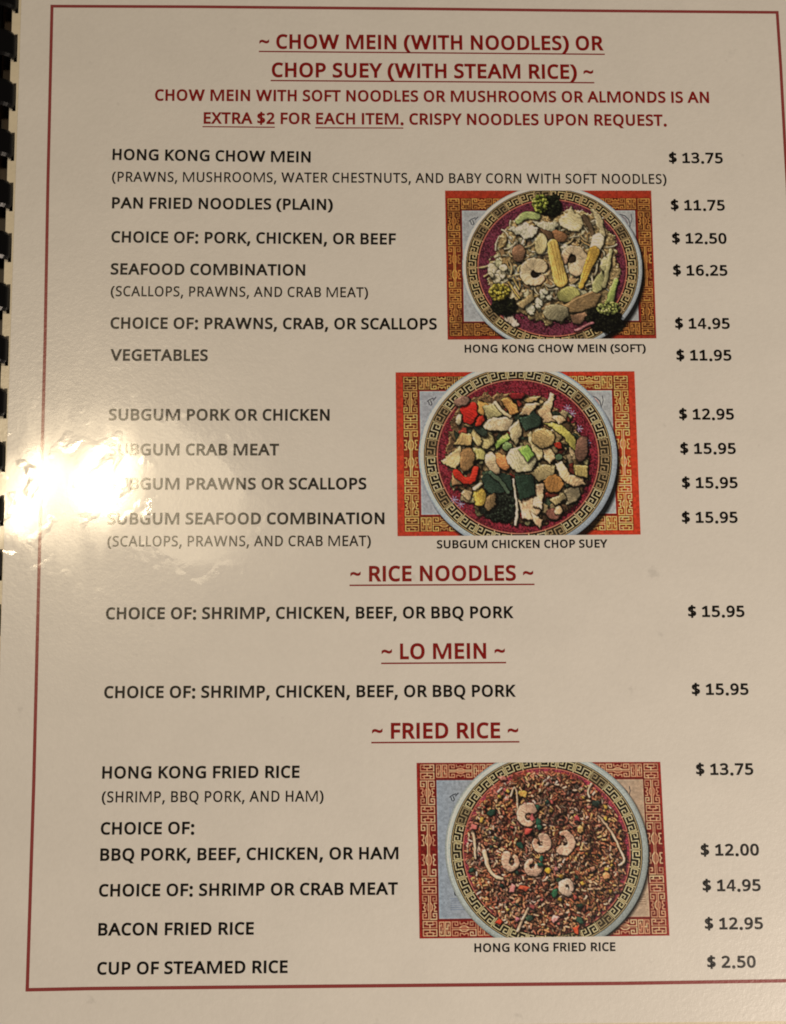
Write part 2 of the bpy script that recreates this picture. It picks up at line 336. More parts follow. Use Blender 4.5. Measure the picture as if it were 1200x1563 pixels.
    '8': (801, [[[403,-14],[327,-10],[261,4],[204,26],[155,57],[107,110],[78,176],[69,255],[72,299],[81,338],[97,374],[119,406],[144,435],[174,461],[206,484],[240,504],[276,522],[230,552],[188,586],[152,624],[124,667],[107,718],[101,776],[105,825],[118,868],[140,905],[169,938],[205,965],[246,986],[293,1002],[344,1011],[399,1014],[482,1007],[554,987],[615,952],[662,905],[690,846],[699,775],[696,736],[687,701],[673,669],[654,641],[631,614],[604,590],[574,568],[542,548],[508,529],[548,509],[586,487],[620,463],[652,437],[679,408],[701,377],[718,342],[728,303],[731,259],[721,181],[692,114],[642,60],[576,19],[496,-6]],[[405,577],[451,599],[492,624],[527,651],[555,684],[572,723],[577,770],[572,813],[555,849],[528,877],[492,898],[448,910],[398,915],[349,910],[307,898],[271,877],[243,849],[227,813],[221,770],[224,738],[232,709],[246,683],[264,661],[286,641],[312,624],[341,608],[372,592]],[[401,84],[463,89],[515,106],[557,132],[587,168],[605,210],[611,258],[604,304],[585,344],[553,379],[511,410],[460,438],[401,464],[378,472],[321,445],[275,414],[237,382],[211,345],[194,302],[189,254],[195,208],[212,167],[241,132],[282,106],[335,89]]]),
    '9': (801, [[[269,-14],[249,-14],[228,-12],[204,-11],[181,-8],[160,-4],[143,0],[143,105],[181,95],[222,89],[266,87],[328,90],[382,101],[428,119],[467,143],[501,172],[529,207],[552,245],[570,288],[584,335],[594,385],[600,437],[604,490],[595,490],[572,460],[542,433],[506,408],[464,389],[414,378],[357,374],[277,383],[207,409],[149,453],[105,513],[79,588],[70,676],[74,743],[88,803],[110,857],[140,904],[177,942],[221,973],[272,996],[328,1009],[389,1014],[451,1009],[508,993],[562,966],[609,928],[650,879],[683,820],[703,768],[717,710],[725,644],[728,573],[726,501],[720,431],[709,361],[693,293],[670,230],[641,172],[603,119],[556,74],[501,36],[435,8],[358,-8]],[[384,471],[427,474],[465,483],[500,498],[530,518],[556,541],[576,567],[592,596],[601,624],[604,654],[601,694],[593,734],[580,773],[561,810],[538,843],[508,871],[474,893],[434,906],[389,910],[335,904],[288,885],[247,853],[216,808],[198,750],[192,678],[197,618],[213,567],[239,526],[276,495],[324,477]]]),
    '$': (801, [[[354,-81],[354,69],[303,71],[254,75],[204,82],[159,91],[120,102],[87,115],[87,234],[122,220],[162,207],[209,195],[258,185],[306,179],[354,176],[354,459],[270,487],[202,519],[151,555],[115,598],[94,650],[87,711],[95,776],[119,830],[159,874],[213,907],[278,929],[354,940],[354,1063],[444,1063],[444,941],[492,939],[537,933],[579,925],[619,915],[656,903],[690,889],[653,786],[622,797],[589,808],[554,817],[518,825],[481,831],[444,835],[444,553],[502,535],[554,516],[598,496],[636,475],[667,450],[691,422],[709,390],[719,352],[723,308],[715,247],[690,194],[650,149],[595,114],[526,89],[444,74],[444,-81]],[[354,584],[354,832],[308,826],[271,814],[243,797],[223,775],[211,750],[207,721],[211,687],[221,658],[239,635],[266,616],[304,599]],[[444,183],[494,191],[534,204],[564,222],[585,244],[598,270],[602,300],[599,332],[587,359],[569,380],[540,398],[498,414],[444,430]]]),
    '(': (420, [[[262,-221],[212,-158],[170,-90],[134,-18],[106,58],[84,137],[68,218],[59,300],[56,384],[59,468],[68,552],[84,633],[106,714],[134,791],[170,865],[212,934],[262,1000],[378,1000],[332,933],[292,862],[258,788],[230,710],[209,630],[193,550],[184,468],[181,385],[184,304],[193,224],[209,145],[230,67],[258,-10],[292,-84],[331,-154],[377,-221]]]),
    ')': (420, [[[43,-221],[89,-154],[128,-84],[162,-10],[190,67],[212,145],[227,224],[236,304],[239,385],[236,468],[227,550],[212,630],[190,710],[162,788],[128,862],[88,933],[42,1000],[158,1000],[208,934],[251,865],[286,791],[314,714],[336,633],[352,552],[361,468],[364,384],[361,300],[352,218],[336,137],[314,58],[286,-18],[251,-90],[208,-158],[158,-221]]]),
    ',': (375, [[[57,-181],[71,-126],[84,-67],[97,-6],[110,55],[120,111],[127,162],[259,162],[269,147],[255,96],[237,42],[216,-16],[194,-74],[171,-129],[148,-181]]]),
    ':': (375, [[[186,580],[164,582],[144,590],[126,602],[112,620],[104,645],[101,675],[104,707],[112,732],[126,749],[144,761],[164,768],[186,770],[209,768],[230,761],[249,749],[263,732],[272,707],[275,675],[272,645],[263,620],[249,602],[230,590],[209,582]],[[186,-20],[164,-17],[144,-10],[126,3],[112,21],[104,45],[101,76],[104,107],[112,131],[126,148],[144,160],[164,167],[186,169],[209,167],[230,160],[249,148],[263,131],[272,107],[275,76],[272,45],[263,21],[249,3],[230,-10],[209,-17]]]),
    '.': (375, [[[186,-20],[164,-17],[144,-10],[126,3],[112,21],[104,45],[101,76],[104,107],[112,131],[126,148],[144,160],[164,167],[186,169],[209,167],[230,160],[249,148],[263,131],[272,107],[275,76],[272,45],[263,21],[249,3],[230,-10],[209,-17]]]),
    '~': (801, [[[70,402],[70,511],[119,552],[175,577],[238,585],[265,585],[292,582],[319,577],[348,569],[383,557],[423,541],[455,527],[482,517],[506,511],[528,506],[549,504],[569,503],[596,505],[624,513],[653,527],[681,544],[706,563],[730,585],[730,478],[681,436],[624,410],[562,402],[535,403],[508,406],[481,411],[451,419],[416,431],[377,447],[345,460],[317,470],[293,477],[272,481],[250,484],[230,485],[203,482],[176,474],[147,461],[119,444],[94,424]]])}
ADV_BOLD = dict(zip("ABCDEFGHIKLMNOPQRSTUVWXY$(),:.~ ", (
    958, 886, 838, 997, 772, 726, 1008, 998, 422, 866, 669, 1384, 1044, 1070, 842, 1088, 891, 748, 784, 1015, 935, 1434, 863, 822,
    802, 493, 493, 408, 427, 423, 788, 358)))
ADV_BOLD.update({d: 802 for d in '0123456789'})
ADV_REG = dict(zip("ABCDEFGHIKLMNOPQRSTUVWXY$(),:.~ ", (
    916, 861, 844, 974, 773, 727, 998, 986, 399, 822, 665, 1353, 1022, 1048, 818, 1065, 859, 727, 771, 1015, 898, 1408, 821, 771,
    802, 480, 480, 395, 423, 400, 788, 358)))
ADV_REG.update({d: 802 for d in '0123456789'})


def offset(loop, d):
    """push a closed outline outwards (fill lies to the right of the path); tiny edges that would flip are merged"""
    P = np.array(loop, float)
    for _ in range(40):
        e = np.roll(P, -1, 0) - P
        u = e / (np.linalg.norm(e, axis=1)[:, None] + 1e-9)
        n = np.stack([-u[:, 1], u[:, 0]], 1)
        b = n + np.roll(n, 1, 0)
        q = np.maximum(.35, (b * b).sum(1) / 2)
        O = P + d * b / q[:, None]
        flip = (((np.roll(O, -1, 0) - O) * u).sum(1) < 1.0) & (len(P) > 3)
        if not flip.any(): break
        i = int(np.argmax(flip)); j = (i + 1) % len(P)
        P[i] = (P[i] + P[j]) / 2
        P = np.delete(P, j, 0)
    return O


SHAPED = {
    ('M', True): (1384, [[(105, 0), (105, 1000), (385, 1000), (692, 265), (1000, 1000), (1279, 1000), (1279, 0), (1082, 0), (1082, 775), (775, 0), (608, 0), (302, 775), (302, 0)]]),
    ('M', False): (1353, [[(115, 0), (115, 1000), (305, 1000), (676, 205), (1048, 1000), (1238, 1000), (1238, 0), (1105, 0), (1105, 815), (738, 0), (616, 0), (248, 815), (248, 0)]]),
    ('4', True): (802, [[(455, 0), (455, 215), (30, 215), (30, 365), (400, 985), (640, 985), (640, 365), (765, 365), (765, 215), (640, 215), (640, 0)],
                        [(455, 365), (455, 790), (212, 365)]])}


def glyph(ch, weight, adv, bold=True):
    if (ch, bold) in SHAPED:
        a0, loops = SHAPED[ch, bold]
        return [np.array(q, float) * (adv / a0, 1) for q in loops]
    a0, loops = GLYPHS[ch]
    k = adv / a0
    out = []
    for lp_ in loops:
        P = np.array(lp_, float); P[:, 0] *= k
        P = offset(P, weight)
        P[:, 0] = adv / 2 + (P[:, 0] - adv / 2) * .925
        P[:, 1] = (P[:, 1] - weight * (0 if ch in ',.:~' else -1)) * 1000 / (1000 + 2 * weight) if ch not in ',.:~' else P[:, 1]
        out.append(P)
    return out


def line_curve(text, bold):
    adv = ADV_BOLD if bold else ADV_REG
    w = 48 if bold else 25
    x, loops = 0.0, []
    for ch in text:
        if ch != ' ':
            loops.append([P + (x, 0) for P in glyph(ch, w if ch not in '~' else w * .7, adv[ch], bold)])
        x += adv[ch]
    return loops


def fill_mesh(name, glyphs):
    """one mesh for a printed line, each letter filled on its own so that touching letters stay whole"""
    V, F = [], []
    for loops in glyphs:
        c = bpy.data.curves.new(name, 'CURVE')
        c.dimensions = '2D'; c.fill_mode = 'BOTH'
        for P in loops:
            s = c.splines.new('POLY')
            s.points.add(len(P) - 1)
            s.points.foreach_set('co', np.c_[P, np.zeros(len(P)), np.ones(len(P))].astype(np.float32).ravel())
            s.use_cyclic_u = True
        o = bpy.data.objects.new(name, c)
        me = o.to_mesh()
        k = len(V)
        V += [tuple(v_.co) for v_ in me.vertices]
        F += [tuple(k + i for i in p_.vertices) for p_ in me.polygons]
        o.to_mesh_clear()
        bpy.data.objects.remove(o); bpy.data.curves.remove(c)
    return mesh(name, V, F)


def ink(name, rgb):
    m, nt, p = new_mat(name)
    laminate_gloss(nt, p)
    p.inputs['Base Color'].default_value = rgb + (1,)
    return m


BLACK = ink('black_ink', (.005, .004, .0035))
GREY = ink('thin_black_ink', (.012, .010, .008))
RED = ink('dark_red_ink', (.25, .007, .006))
BORDER = ink('red_border_ink', (.29, .055, .055))
INK_Z = PAGE_Z + .03


def text_line(name, text, x0, y0, x1, y1, cap, bold, mat, label):
    loops = line_curve(text, bold)
    A = np.concatenate([P for g in loops for P in g])
    lo, hi = A[:, 0].min(), A[:, 0].max()
    d = np.array((x1 - x0, y1 - y0)); L_ = np.linalg.norm(d); u = d / L_; n = np.array((-u[1], u[0]))
    out = []
    for g in loops:
        out.append([(P[:, :1] - lo) / (hi - lo) * L_ * u + P[:, 1:] / 1000 * cap * n + (x0, y0) for P in g])
    o = link(name, fill_mesh(name, out), mat, menu, label)
    o.location.z = INK_Z * MM
    return o


def ink_bar(name, pts, w, mat, parent, label=None, z=INK_Z, closed=False):
    """printed rule along a polyline"""
    P = np.array(pts, float)
    if closed: P = np.vstack([P, P[:1]])
    V, F = [], []
    n = len(P)
    for i in range(n):
        a = P[max(i - 1, 0)] if not closed else P[(i - 1) % (n - 1)]
        c = P[min(i + 1, n - 1)] if not closed else P[(i + 1) % (n - 1)]
        e0 = P[i] - a; e1 = c - P[i]
        e0 = e0 / (np.linalg.norm(e0) + 1e-9); e1 = e1 / (np.linalg.norm(e1) + 1e-9)
        if not np.any(e0): e0 = e1
        if not np.any(e1): e1 = e0
        b = np.array((-(e0 + e1)[1], (e0 + e1)[0])); b /= (b @ b) / 2
        for s in (.5, -.5):
            q = P[i] + b * w * s
            V.append((q[0], q[1], 0))
    for i in range(n - 1):
        F.append((i * 2, i * 2 + 1, i * 2 + 3, i * 2 + 2))
    me = mesh(name, V, F)
    o = link(name, me, mat, parent, label)
    o.location.z = z * MM if parent is menu else 0
    return o


def cap_height(kind, y):
    t = min(1, max(0, -y / 250))
    lo, hi = {'heading': (4.02, 3.68), 'subheading': (3.12, 3.0), 'dish': (3.02, 2.83), 'note': (2.68, 2.52),
              'caption': (2.10, 1.98), 'price': (2.90, 2.72)}[kind]
    return (lo + (hi - lo) * t) * 1.045


LINES = [
    ('heading', '~ CHOW MEIN (WITH NOODLES) OR', 55.08, -11.54, 147.91, -11.71),
    ('heading', 'CHOP SUEY (WITH STEAM RICE) ~', 58.43, -19.58, 144.85, -19.9),
    ('subheading', 'CHOW MEIN WITH SOFT NOODLES OR MUSHROOMS OR ALMONDS IS AN', 27.49, -26.29, 175.98, -26.61),
    ('subheading', 'EXTRA $2 FOR EACH ITEM. CRISPY NOODLES UPON REQUEST.', 40.44, -32.68, 164.21, -33.12),
    ('dish', 'HONG KONG CHOW MEIN', 16.58, -42.76, 68.76, -43.45),
    ('note', '(PRAWNS, MUSHROOMS, WATER CHESTNUTS, AND BABY CORN WITH SOFT NOODLES)', 16.58, -48.74, 163.49, -49.36),
    ('dish', 'PAN FRIED NOODLES (PLAIN)', 16.73, -56.06, 74.6, -56.58),
    ('dish', 'CHOICE OF: PORK, CHICKEN, OR BEEF', 16.74, -65.32, 91.12, -66.02),
    ('dish', 'SEAFOOD COMBINATION', 16.75, -73.99, 67.3, -74.4),
    ('note', '(SCALLOPS, PRAWNS, AND CRAB MEAT)', 16.87, -79.78, 83.69, -80.29),
    ('dish', 'CHOICE OF: PRAWNS, CRAB, OR SCALLOPS', 16.99, -88.46, 101.55, -89.0),
    ('dish', 'VEGETABLES', 17.1, -96.91, 42.15, -97.12),
    ('dish', 'SUBGUM PORK OR CHICKEN', 17.03, -112.57, 73.54, -112.96),
    ('dish', 'SUBGUM CRAB MEAT', 17.13, -121.62, 60.55, -121.92),
    ('dish', 'SUBGUM PRAWNS OR SCALLOPS', 17.23, -130.45, 82.87, -130.88),
    ('dish', 'SUBGUM SEAFOOD COMBINATION', 17.25, -139.37, 87.39, -139.84),
    ('note', '(SCALLOPS, PRAWNS, AND CRAB MEAT)', 17.37, -144.92, 83.89, -145.38),
    ('heading', '~ RICE NOODLES ~', 78.63, -154.36, 125.09, -154.55),
    ('dish', 'CHOICE OF: SHRIMP, CHICKEN, BEEF, OR BBQ PORK', 17.37, -163.22, 119.85, -163.98),
    ('heading', '~ LO MEIN ~', 86.35, -173.92, 117.41, -174.08),
    ('dish', 'CHOICE OF: SHRIMP, CHICKEN, BEEF, OR BBQ PORK', 17.34, -182.67, 119.94, -183.58),
    ('heading', '~ FRIED RICE ~', 83.78, -193.46, 120.29, -193.79),
    ('dish', 'HONG KONG FRIED RICE', 17.27, -202.18, 65.77, -202.68),
    ('note', '(SHRIMP, BBQ PORK, AND HAM)', 17.29, -207.88, 71.69, -208.47),
    ('dish', 'CHOICE OF:', 17.2, -215.57, 40.01, -215.78),
    ('dish', 'BBQ PORK, BEEF, CHICKEN, OR HAM', 17.21, -221.78, 90.02, -222.57),
    ('dish', 'CHOICE OF: SHRIMP OR CRAB MEAT', 17.07, -230.2, 89.8, -230.97),
    ('dish', 'BACON FRIED RICE', 17.11, -239.31, 54.66, -239.73),
    ('dish', 'CUP OF STEAMED RICE', 17.04, -248.37, 62.88, -248.81),
    ('caption', 'HONG KONG CHOW MEIN (SOFT)', 108.71, -95.18, 156.15, -95.23),
    ('caption', 'SUBGUM CHICKEN CHOP SUEY', 100.66, -146.14, 144.35, -146.32),
    ('caption', 'HONG KONG FRIED RICE', 108.3, -244.8, 142.87, -245.15),
    ('price', '$ 13.75', 164.4, -43.52, 178.91, -43.61),
    ('price', '$ 11.75', 164.37, -56.67, 178.82, -56.77),
    ('price', '$ 12.50', 164.32, -65.82, 178.86, -65.93),
    ('price', '$ 16.25', 164.22, -74.59, 178.67, -74.69),
    ('price', '$ 14.95', 164.16, -88.98, 178.6, -89.09),
    ('price', '$ 11.95', 164.14, -97.52, 178.63, -97.63),
    ('price', '$ 12.95', 164.19, -113.2, 178.54, -113.31),
    ('price', '$ 15.95', 164.11, -122.22, 178.58, -122.34),
    ('price', '$ 15.95', 164.17, -131.15, 178.62, -131.28),
    ('price', '$ 15.95', 163.76, -140.14, 178.18, -140.26),
    ('price', '$ 15.95', 164.31, -164.17, 178.77, -164.3),
    ('price', '$ 15.95', 164.42, -183.69, 178.82, -183.83),
    ('price', '$ 13.75', 164.63, -203.4, 179.04, -203.55),
    ('price', '$ 12.00', 164.93, -222.95, 179.46, -223.11),
    ('price', '$ 14.95', 165.02, -231.44, 179.46, -231.6),
    ('price', '$ 12.95', 165.15, -240.5, 179.56, -240.66),
    ('price', '$ 2.50', 165.35, -249.55, 177.31, -249.68)]
UNDERLINES = [
    (0, 54.97, -12.28, 148.16, -12.78),
    (1, 58.14, -20.51, 145.05, -20.9),
    (3, 40.15, -33.48, 59.29, -33.63),
    (3, 70.0, -33.76, 93.43, -33.8),
    (17, 78.41, -155.27, 125.35, -155.48),
    (19, 86.23, -174.88, 117.67, -175.05),
    (21, 83.61, -194.35, 120.54, -194.64)]
KIND = {'heading': ('heading', True, RED, 'underlined dark red heading reading %s'),
        'subheading': ('subheading', True, RED, 'dark red capitals reading %s'),
        'dish': ('dish_name', True, BLACK, 'bold black capitals reading %s'),
        'note': ('dish_note', False, GREY, 'thin black capitals reading %s'),
        'caption': ('photo_caption', True, BLACK, 'small bold caption reading %s'),
        'price': ('price', True, BLACK, 'bold black price reading %s')}
line_objs = []
for kind, text, x0, y0, x1, y1 in LINES:
    nm, bold, mat, lab = KIND[kind]
    line_objs.append(text_line(nm, text, x0, y0, x1, y1, cap_height(kind, y0), bold, mat, lab % text.strip('~ ')))
for i, x0, y0, x1, y1 in UNDERLINES:
    ink_bar('underline', [(x0, y0), (x1, y1)], .36 if i != 3 else .30, RED, line_objs[i])

ink_bar('border', [(-.36, .38), (38, .40), (100, .08), (144.4, -.26), (195.85, -.5), (195.99, -16), (195.94, -36.7), (196.0, -120), (196.0, -253.0),
                   (184.6, -252.87), (144.3, -252.72), (94.7, -252.25), (15.8, -251.5), (.45, -251.5),
                   (.62, -203.7), (.42, -149), (.32, -91.5), (-.1, -49.2)], .80, BORDER, menu, 'thin red printed border line', closed=True)

# ------------------------------------------------------------------ the three printed food photographs
# Each print is a fine mesh of ink dots; a small painter lays the pictured things down and remembers which thing every
# dot belongs to, so the bowl, each prawn, each vegetable of the print becomes a mesh of its own.
def value_noise(h, w, cell, rng):
    gh, gw = int(h / cell) + 3, int(w / cell) + 3
    g = rng.random((gh, gw))
    y = np.arange(h) / cell; x = np.arange(w) / cell
    yi = y.astype(int); xi = x.astype(int)
    fy = (y - yi)[:, None]; fx = (x - xi)[None, :]
    fy = fy * fy * (3 - 2 * fy); fx = fx * fx * (3 - 2 * fx)
    a = g[yi][:, xi]; b = g[yi][:, xi + 1]; c = g[yi + 1][:, xi]; d = g[yi + 1][:, xi + 1]
    return (a * (1 - fx) + b * fx) * (1 - fy) + (c * (1 - fx) + d * fx) * fy


def seg_dist(X, Y, pts, widths=None):
    """distance to a polyline, and the running parameter 0..1 of the nearest point"""
    pts = np.array(pts, float)
    ln = np.linalg.norm(np.diff(pts, axis=0), axis=1); cum = np.r_[0, np.cumsum(ln)] / max(ln.sum(), 1e-9)
    best = np.full(X.shape, 1e9); T = np.zeros(X.shape)
    for i in range(len(pts) - 1):
        d = pts[i + 1] - pts[i]
        t = np.clip(((X - pts[i, 0]) * d[0] + (Y - pts[i, 1]) * d[1]) / (d @ d + 1e-9), 0, 1)
        r = np.hypot(X - pts[i, 0] - t * d[0], Y - pts[i, 1] - t * d[1])
        m = r < best
        best = np.where(m, r, best); T = np.where(m, cum[i] + t * (cum[i + 1] - cum[i]), T)
    return best, T


class Print:
    def __init__(self, w, h, seed, step=.85, sharp=.75):
        self.sharp = sharp
        self.W, self.H, self.step = w, h, step
        self.nx, self.ny = int(w / step) + 1, int(h / step) + 1
        self.X, self.Y = np.meshgrid(np.linspace(0, w, self.nx), np.linspace(0, h, self.ny))
        self.C = np.zeros((self.ny, self.nx, 3))
        self.ID = np.zeros((self.ny, self.nx), int)
        self.names = ['placemat']
        self.rng = np.random.default_rng(seed)
        self.n1 = value_noise(self.ny, self.nx, 1.3, self.rng)
        self.n3 = value_noise(self.ny, self.nx, 4, self.rng)
        self.n9 = value_noise(self.ny, self.nx, 11, self.rng)
        self.wx = value_noise(self.ny, self.nx, 7, self.rng) - .5 + .5 * (value_noise(self.ny, self.nx, 2.5, self.rng) - .5)
        self.wy = value_noise(self.ny, self.nx, 7, self.rng) - .5 + .5 * (value_noise(self.ny, self.nx, 2.5, self.rng) - .5)
        self.thing = None

    def new(self, name):
        self.names.append(name); return len(self.names) - 1

    def win(self, x0, y0, x1, y1, pad=5):
        s = self.step
        a = max(0, int((x0 - pad) / s)); b = min(self.nx, int((x1 + pad) / s) + 2)
        c = max(0, int((y0 - pad) / s)); d = min(self.ny, int((y1 + pad) / s) + 2)
        return slice(c, max(c, d)), slice(a, max(a, b))

    def blend(self, w, a, col, pid=None):
        a = np.clip(a, 0, 1)[..., None]
        self.C[w] = self.C[w] * (1 - a) + np.asarray(col, float) * a
        if pid is not None:
            m = a[..., 0] > .5
            self.ID[w][m] = pid

    def stroke(self, pts, width, col, pid=None, alpha=1.0):
        p = np.array(pts, float)
        w = self.win(p[:, 0].min() - width, p[:, 1].min() - width, p[:, 0].max() + width, p[:, 1].max() + width)
        d, _ = seg_dist(self.X[w], self.Y[w], pts)
        self.blend(w, (width / 2 - d) / self.step + .5 if alpha == 1 else np.clip((width / 2 - d) / self.step + .5, 0, 1) * alpha, col, pid)

    def rect(self, x0, y0, x1, y1, col, pid=None):
        w = self.win(x0, y0, x1, y1)
        X, Y = self.X[w], self.Y[w]
        self.blend(w, np.minimum(np.minimum(X - x0, x1 - X), np.minimum(Y - y0, y1 - Y)) / self.step + .5, col, pid)

    # ---- lumps of food: prof gives (signed profile, t); 1 in the middle, 0 at the outline
    def lump(self, bounds, prof, col, name=None, size=10., rough=.10, edge=.55, warp=1.6, dark=.72, shine=.35, stripes=None):
        w = self.win(*bounds, pad=7)
        X, Y = self.X[w], self.Y[w]
        if X.size == 0: return
        Xw, Yw = X + self.wx[w] * warp, Y + self.wy[w] * warp
        sp, _ = prof(Xw - 1.6, Yw - 2.2)
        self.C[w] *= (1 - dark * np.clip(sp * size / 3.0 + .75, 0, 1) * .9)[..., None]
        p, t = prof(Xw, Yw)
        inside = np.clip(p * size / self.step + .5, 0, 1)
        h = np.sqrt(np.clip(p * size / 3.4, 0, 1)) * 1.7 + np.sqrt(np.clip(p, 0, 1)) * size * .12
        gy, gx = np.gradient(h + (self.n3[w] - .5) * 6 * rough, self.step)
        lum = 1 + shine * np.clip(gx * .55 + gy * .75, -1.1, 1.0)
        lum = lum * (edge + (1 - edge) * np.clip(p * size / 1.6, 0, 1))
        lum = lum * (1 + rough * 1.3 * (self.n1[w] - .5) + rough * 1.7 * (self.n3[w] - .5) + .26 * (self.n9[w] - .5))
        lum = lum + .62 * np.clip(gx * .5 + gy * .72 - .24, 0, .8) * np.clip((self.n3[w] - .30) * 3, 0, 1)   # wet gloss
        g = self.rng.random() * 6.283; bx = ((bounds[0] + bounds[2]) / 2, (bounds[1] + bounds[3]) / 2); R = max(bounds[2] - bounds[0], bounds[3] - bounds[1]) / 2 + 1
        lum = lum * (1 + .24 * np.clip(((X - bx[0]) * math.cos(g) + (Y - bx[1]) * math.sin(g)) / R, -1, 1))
        if size > 5:                                      # fibres along the piece
            q = (X * math.cos(g) + Y * math.sin(g)) * 1.5 + 3.5 * self.n9[w] * 4 + 2.2 * self.n3[w]
            lum = lum * (1 - .16 * np.clip(np.sin(q) * 2 - .8, 0, 1) * (self.n3[w] > .42))
        if stripes: lum = lum * (1 - stripes[1] * (np.cos(t * 2 * math.pi * stripes[0]) > .72))
        c = col(X, Y, p, t) if callable(col) else np.asarray(col, float)[None, None, :] * np.ones(X.shape + (1,))
        pid = None
        if name is not None: pid = self.new(name) if name not in ('fill',) else self.fill
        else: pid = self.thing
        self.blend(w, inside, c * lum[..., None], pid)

    def ell(self, cx, cy, rx, ry, col, rot=0., name=None, **k):
        ca, sa = math.cos(math.radians(rot)), math.sin(math.radians(rot))
        R = max(rx, ry)
        def prof(X, Y):
            u = ((X - cx) * ca + (Y - cy) * sa) / rx; v_ = (-(X - cx) * sa + (Y - cy) * ca) / ry
            return 1 - np.hypot(u, v_), u * .5 + .5
        self.lump((cx - R, cy - R, cx + R, cy + R), prof, col, name, size=min(rx, ry), **k)

    def poly(self, pts, col, name=None, **k):
        P = np.array(pts, float)
        q = np.roll(P, -1, 0)
        area_ = abs((P[:, 0] * q[:, 1] - q[:, 0] * P[:, 1]).sum()) / 2
        per = np.linalg.norm(q - P, axis=1).sum()
        size = 1.7 * area_ / per
        def prof(X, Y):
            d, _ = seg_dist(X, Y, np.vstack([P, P[:1]]))
            ins = np.zeros(X.shape, bool)
            for (x0, y0), (x1, y1) in zip(P, q):
                c = ((y0 > Y) != (y1 > Y)) & (X < (x1 - x0) * (Y - y0) / ((y1 - y0) if y1 != y0 else 1e-9) + x0)
                ins ^= c
            return np.where(ins, d, -d) / size, (X - P[:, 0].min()) / np.ptp(P[:, 0])
        self.lump((P[:, 0].min(), P[:, 1].min(), P[:, 0].max(), P[:, 1].max()), prof, col, name, size=size, **k)

    def tube(self, pts, w0, w1, col, name=None, **k):
        P = np.array(pts, float); m = max(w0, w1)
        for _ in range(2 if 2 < len(P) < 9 else 0):      # round the bends
            P = np.vstack([P[:1], np.stack([P[:-1] * .75 + P[1:] * .25, P[:-1] * .25 + P[1:] * .75], 1).reshape(-1, 2), P[-1:]])
        def prof(X, Y):
            d, t = seg_dist(X, Y, P)
            return 1 - d / (.5 * (w0 + (w1 - w0) * t)), t
        self.lump((P[:, 0].min() - m, P[:, 1].min() - m, P[:, 0].max() + m, P[:, 1].max() + m), prof, col, name, size=max(w0, w1) / 2, **k)

    def chunk(self, cx, cy, r, col, name=None, n=6, squash=.75, **k):
        a = np.sort(self.rng.random(n) * .6 + np.arange(n)) / n * 2 * math.pi + self.rng.random() * 6
        q = r * (.75 + .45 * self.rng.random(n)); b = self.rng.random() * math.pi
        x, y = q * np.cos(a), q * np.sin(a) * squash
        self.poly(np.c_[cx + x * math.cos(b) - y * math.sin(b), cy + x * math.sin(b) + y * math.cos(b)], col, name, **k)

    def prawn(self, cx, cy, r, wd, a0, a1, col, tip, name='prawn', ratio=1.):
        A = np.radians(np.linspace(a0, a1, 16))
        pts = np.c_[cx + r * np.cos(A), cy + r * ratio * np.sin(A)]
        col, tip = np.array(col, float), np.array(tip, float)
        def c(X, Y, p, t):
            k = np.clip((t - .72) / .28, 0, 1)[..., None] * .7 + .35 * np.clip(.35 - p, 0, 1)[..., None]
            return col * (1 - k) + tip * k
        self.tube(pts, wd, wd * .45, c, name, stripes=(6.5, .09), rough=.09, shine=.28, warp=2.2)

    def broccoli(self, cx, cy, rx, ry, col, n, name=None, spread=1.0):
        pid = self.new(name) if name else self.thing
        old, self.thing = self.thing, pid
        for i in range(int(n * 2.2)):
            a, q = self.rng.random() * 6.283, math.sqrt(self.rng.random())
            x, y = cx + math.cos(a) * q * rx * spread, cy + math.sin(a) * q * ry * spread
            k = .65 + .7 * self.rng.random()
            self.ell(x, y, 1.2 + 1.3 * self.rng.random(), 1.2 + 1.1 * self.rng.random(), np.array(col) * k, dark=.28, rough=.3, edge=.7, warp=1)
        self.thing = old

    # ---- flat printed patterns
    def fret_block(self, x0, y0, x1, y1, kind, vert, col, lw):
        def put(pts):
            out = []
            for a, b in pts:
                if vert: out.append((x0 + (a + 1) / 2 * (x1 - x0), y0 + b * (y1 - y0)))
                else: out.append((x0 + b * (x1 - x0), y0 + (a + 1) / 2 * (y1 - y0)))
            self.stroke(out, lw, col * (.8 + .4 * self.rng.random()))
        for s in (1, -1):
            if kind == 'short':
                put([(-.92, .5 - .07 * s), (.92, .5 - .07 * s)])
                b = (lambda q: q) if s > 0 else (lambda q: 1 - q)
                for m in (1, -1):
                    put([(.92 * m, b(.43)), (.92 * m, b(.03)), (.42 * m, b(.03)), (.42 * m, b(.2)), (.66 * m, b(.2))])
                    put([(.0, b(.43)), (.0, b(.24)), (.42 * m, b(.24))])
                put([(-.42, b(.03)), (.42, b(.03))])
            else:
                put([(.12 * s, 0), (.12 * s, 1)])
                for e in (0, 1):
                    b = (lambda q: q) if e == 0 else (lambda q: 1 - q)
                    k = .5 if kind == 'double' else 1.
                    put([(.12 * s, b(0)), (.94 * s, b(0)), (.94 * s, b(.24 * k)), (.48 * s, b(.24 * k)), (.48 * s, b(.12 * k)), (.70 * s, b(.12 * k))])
                cs = (.5,) if kind == 'long' else (.31, .69)
                hw = .17 if kind == 'long' else .10
                for c in cs:
                    put([(.12 * s, c - hw * 1.1), (.36 * s, c - hw * .5), (.36 * s, c + hw * .5), (.12 * s, c + hw * 1.1)])
                    put([(.94 * s, c - hw), (.64 * s, c - hw), (.64 * s, c - hw * .35), (.84 * s, c), (.64 * s, c + hw * .35), (.64 * s, c + hw), (.94 * s, c + hw)])

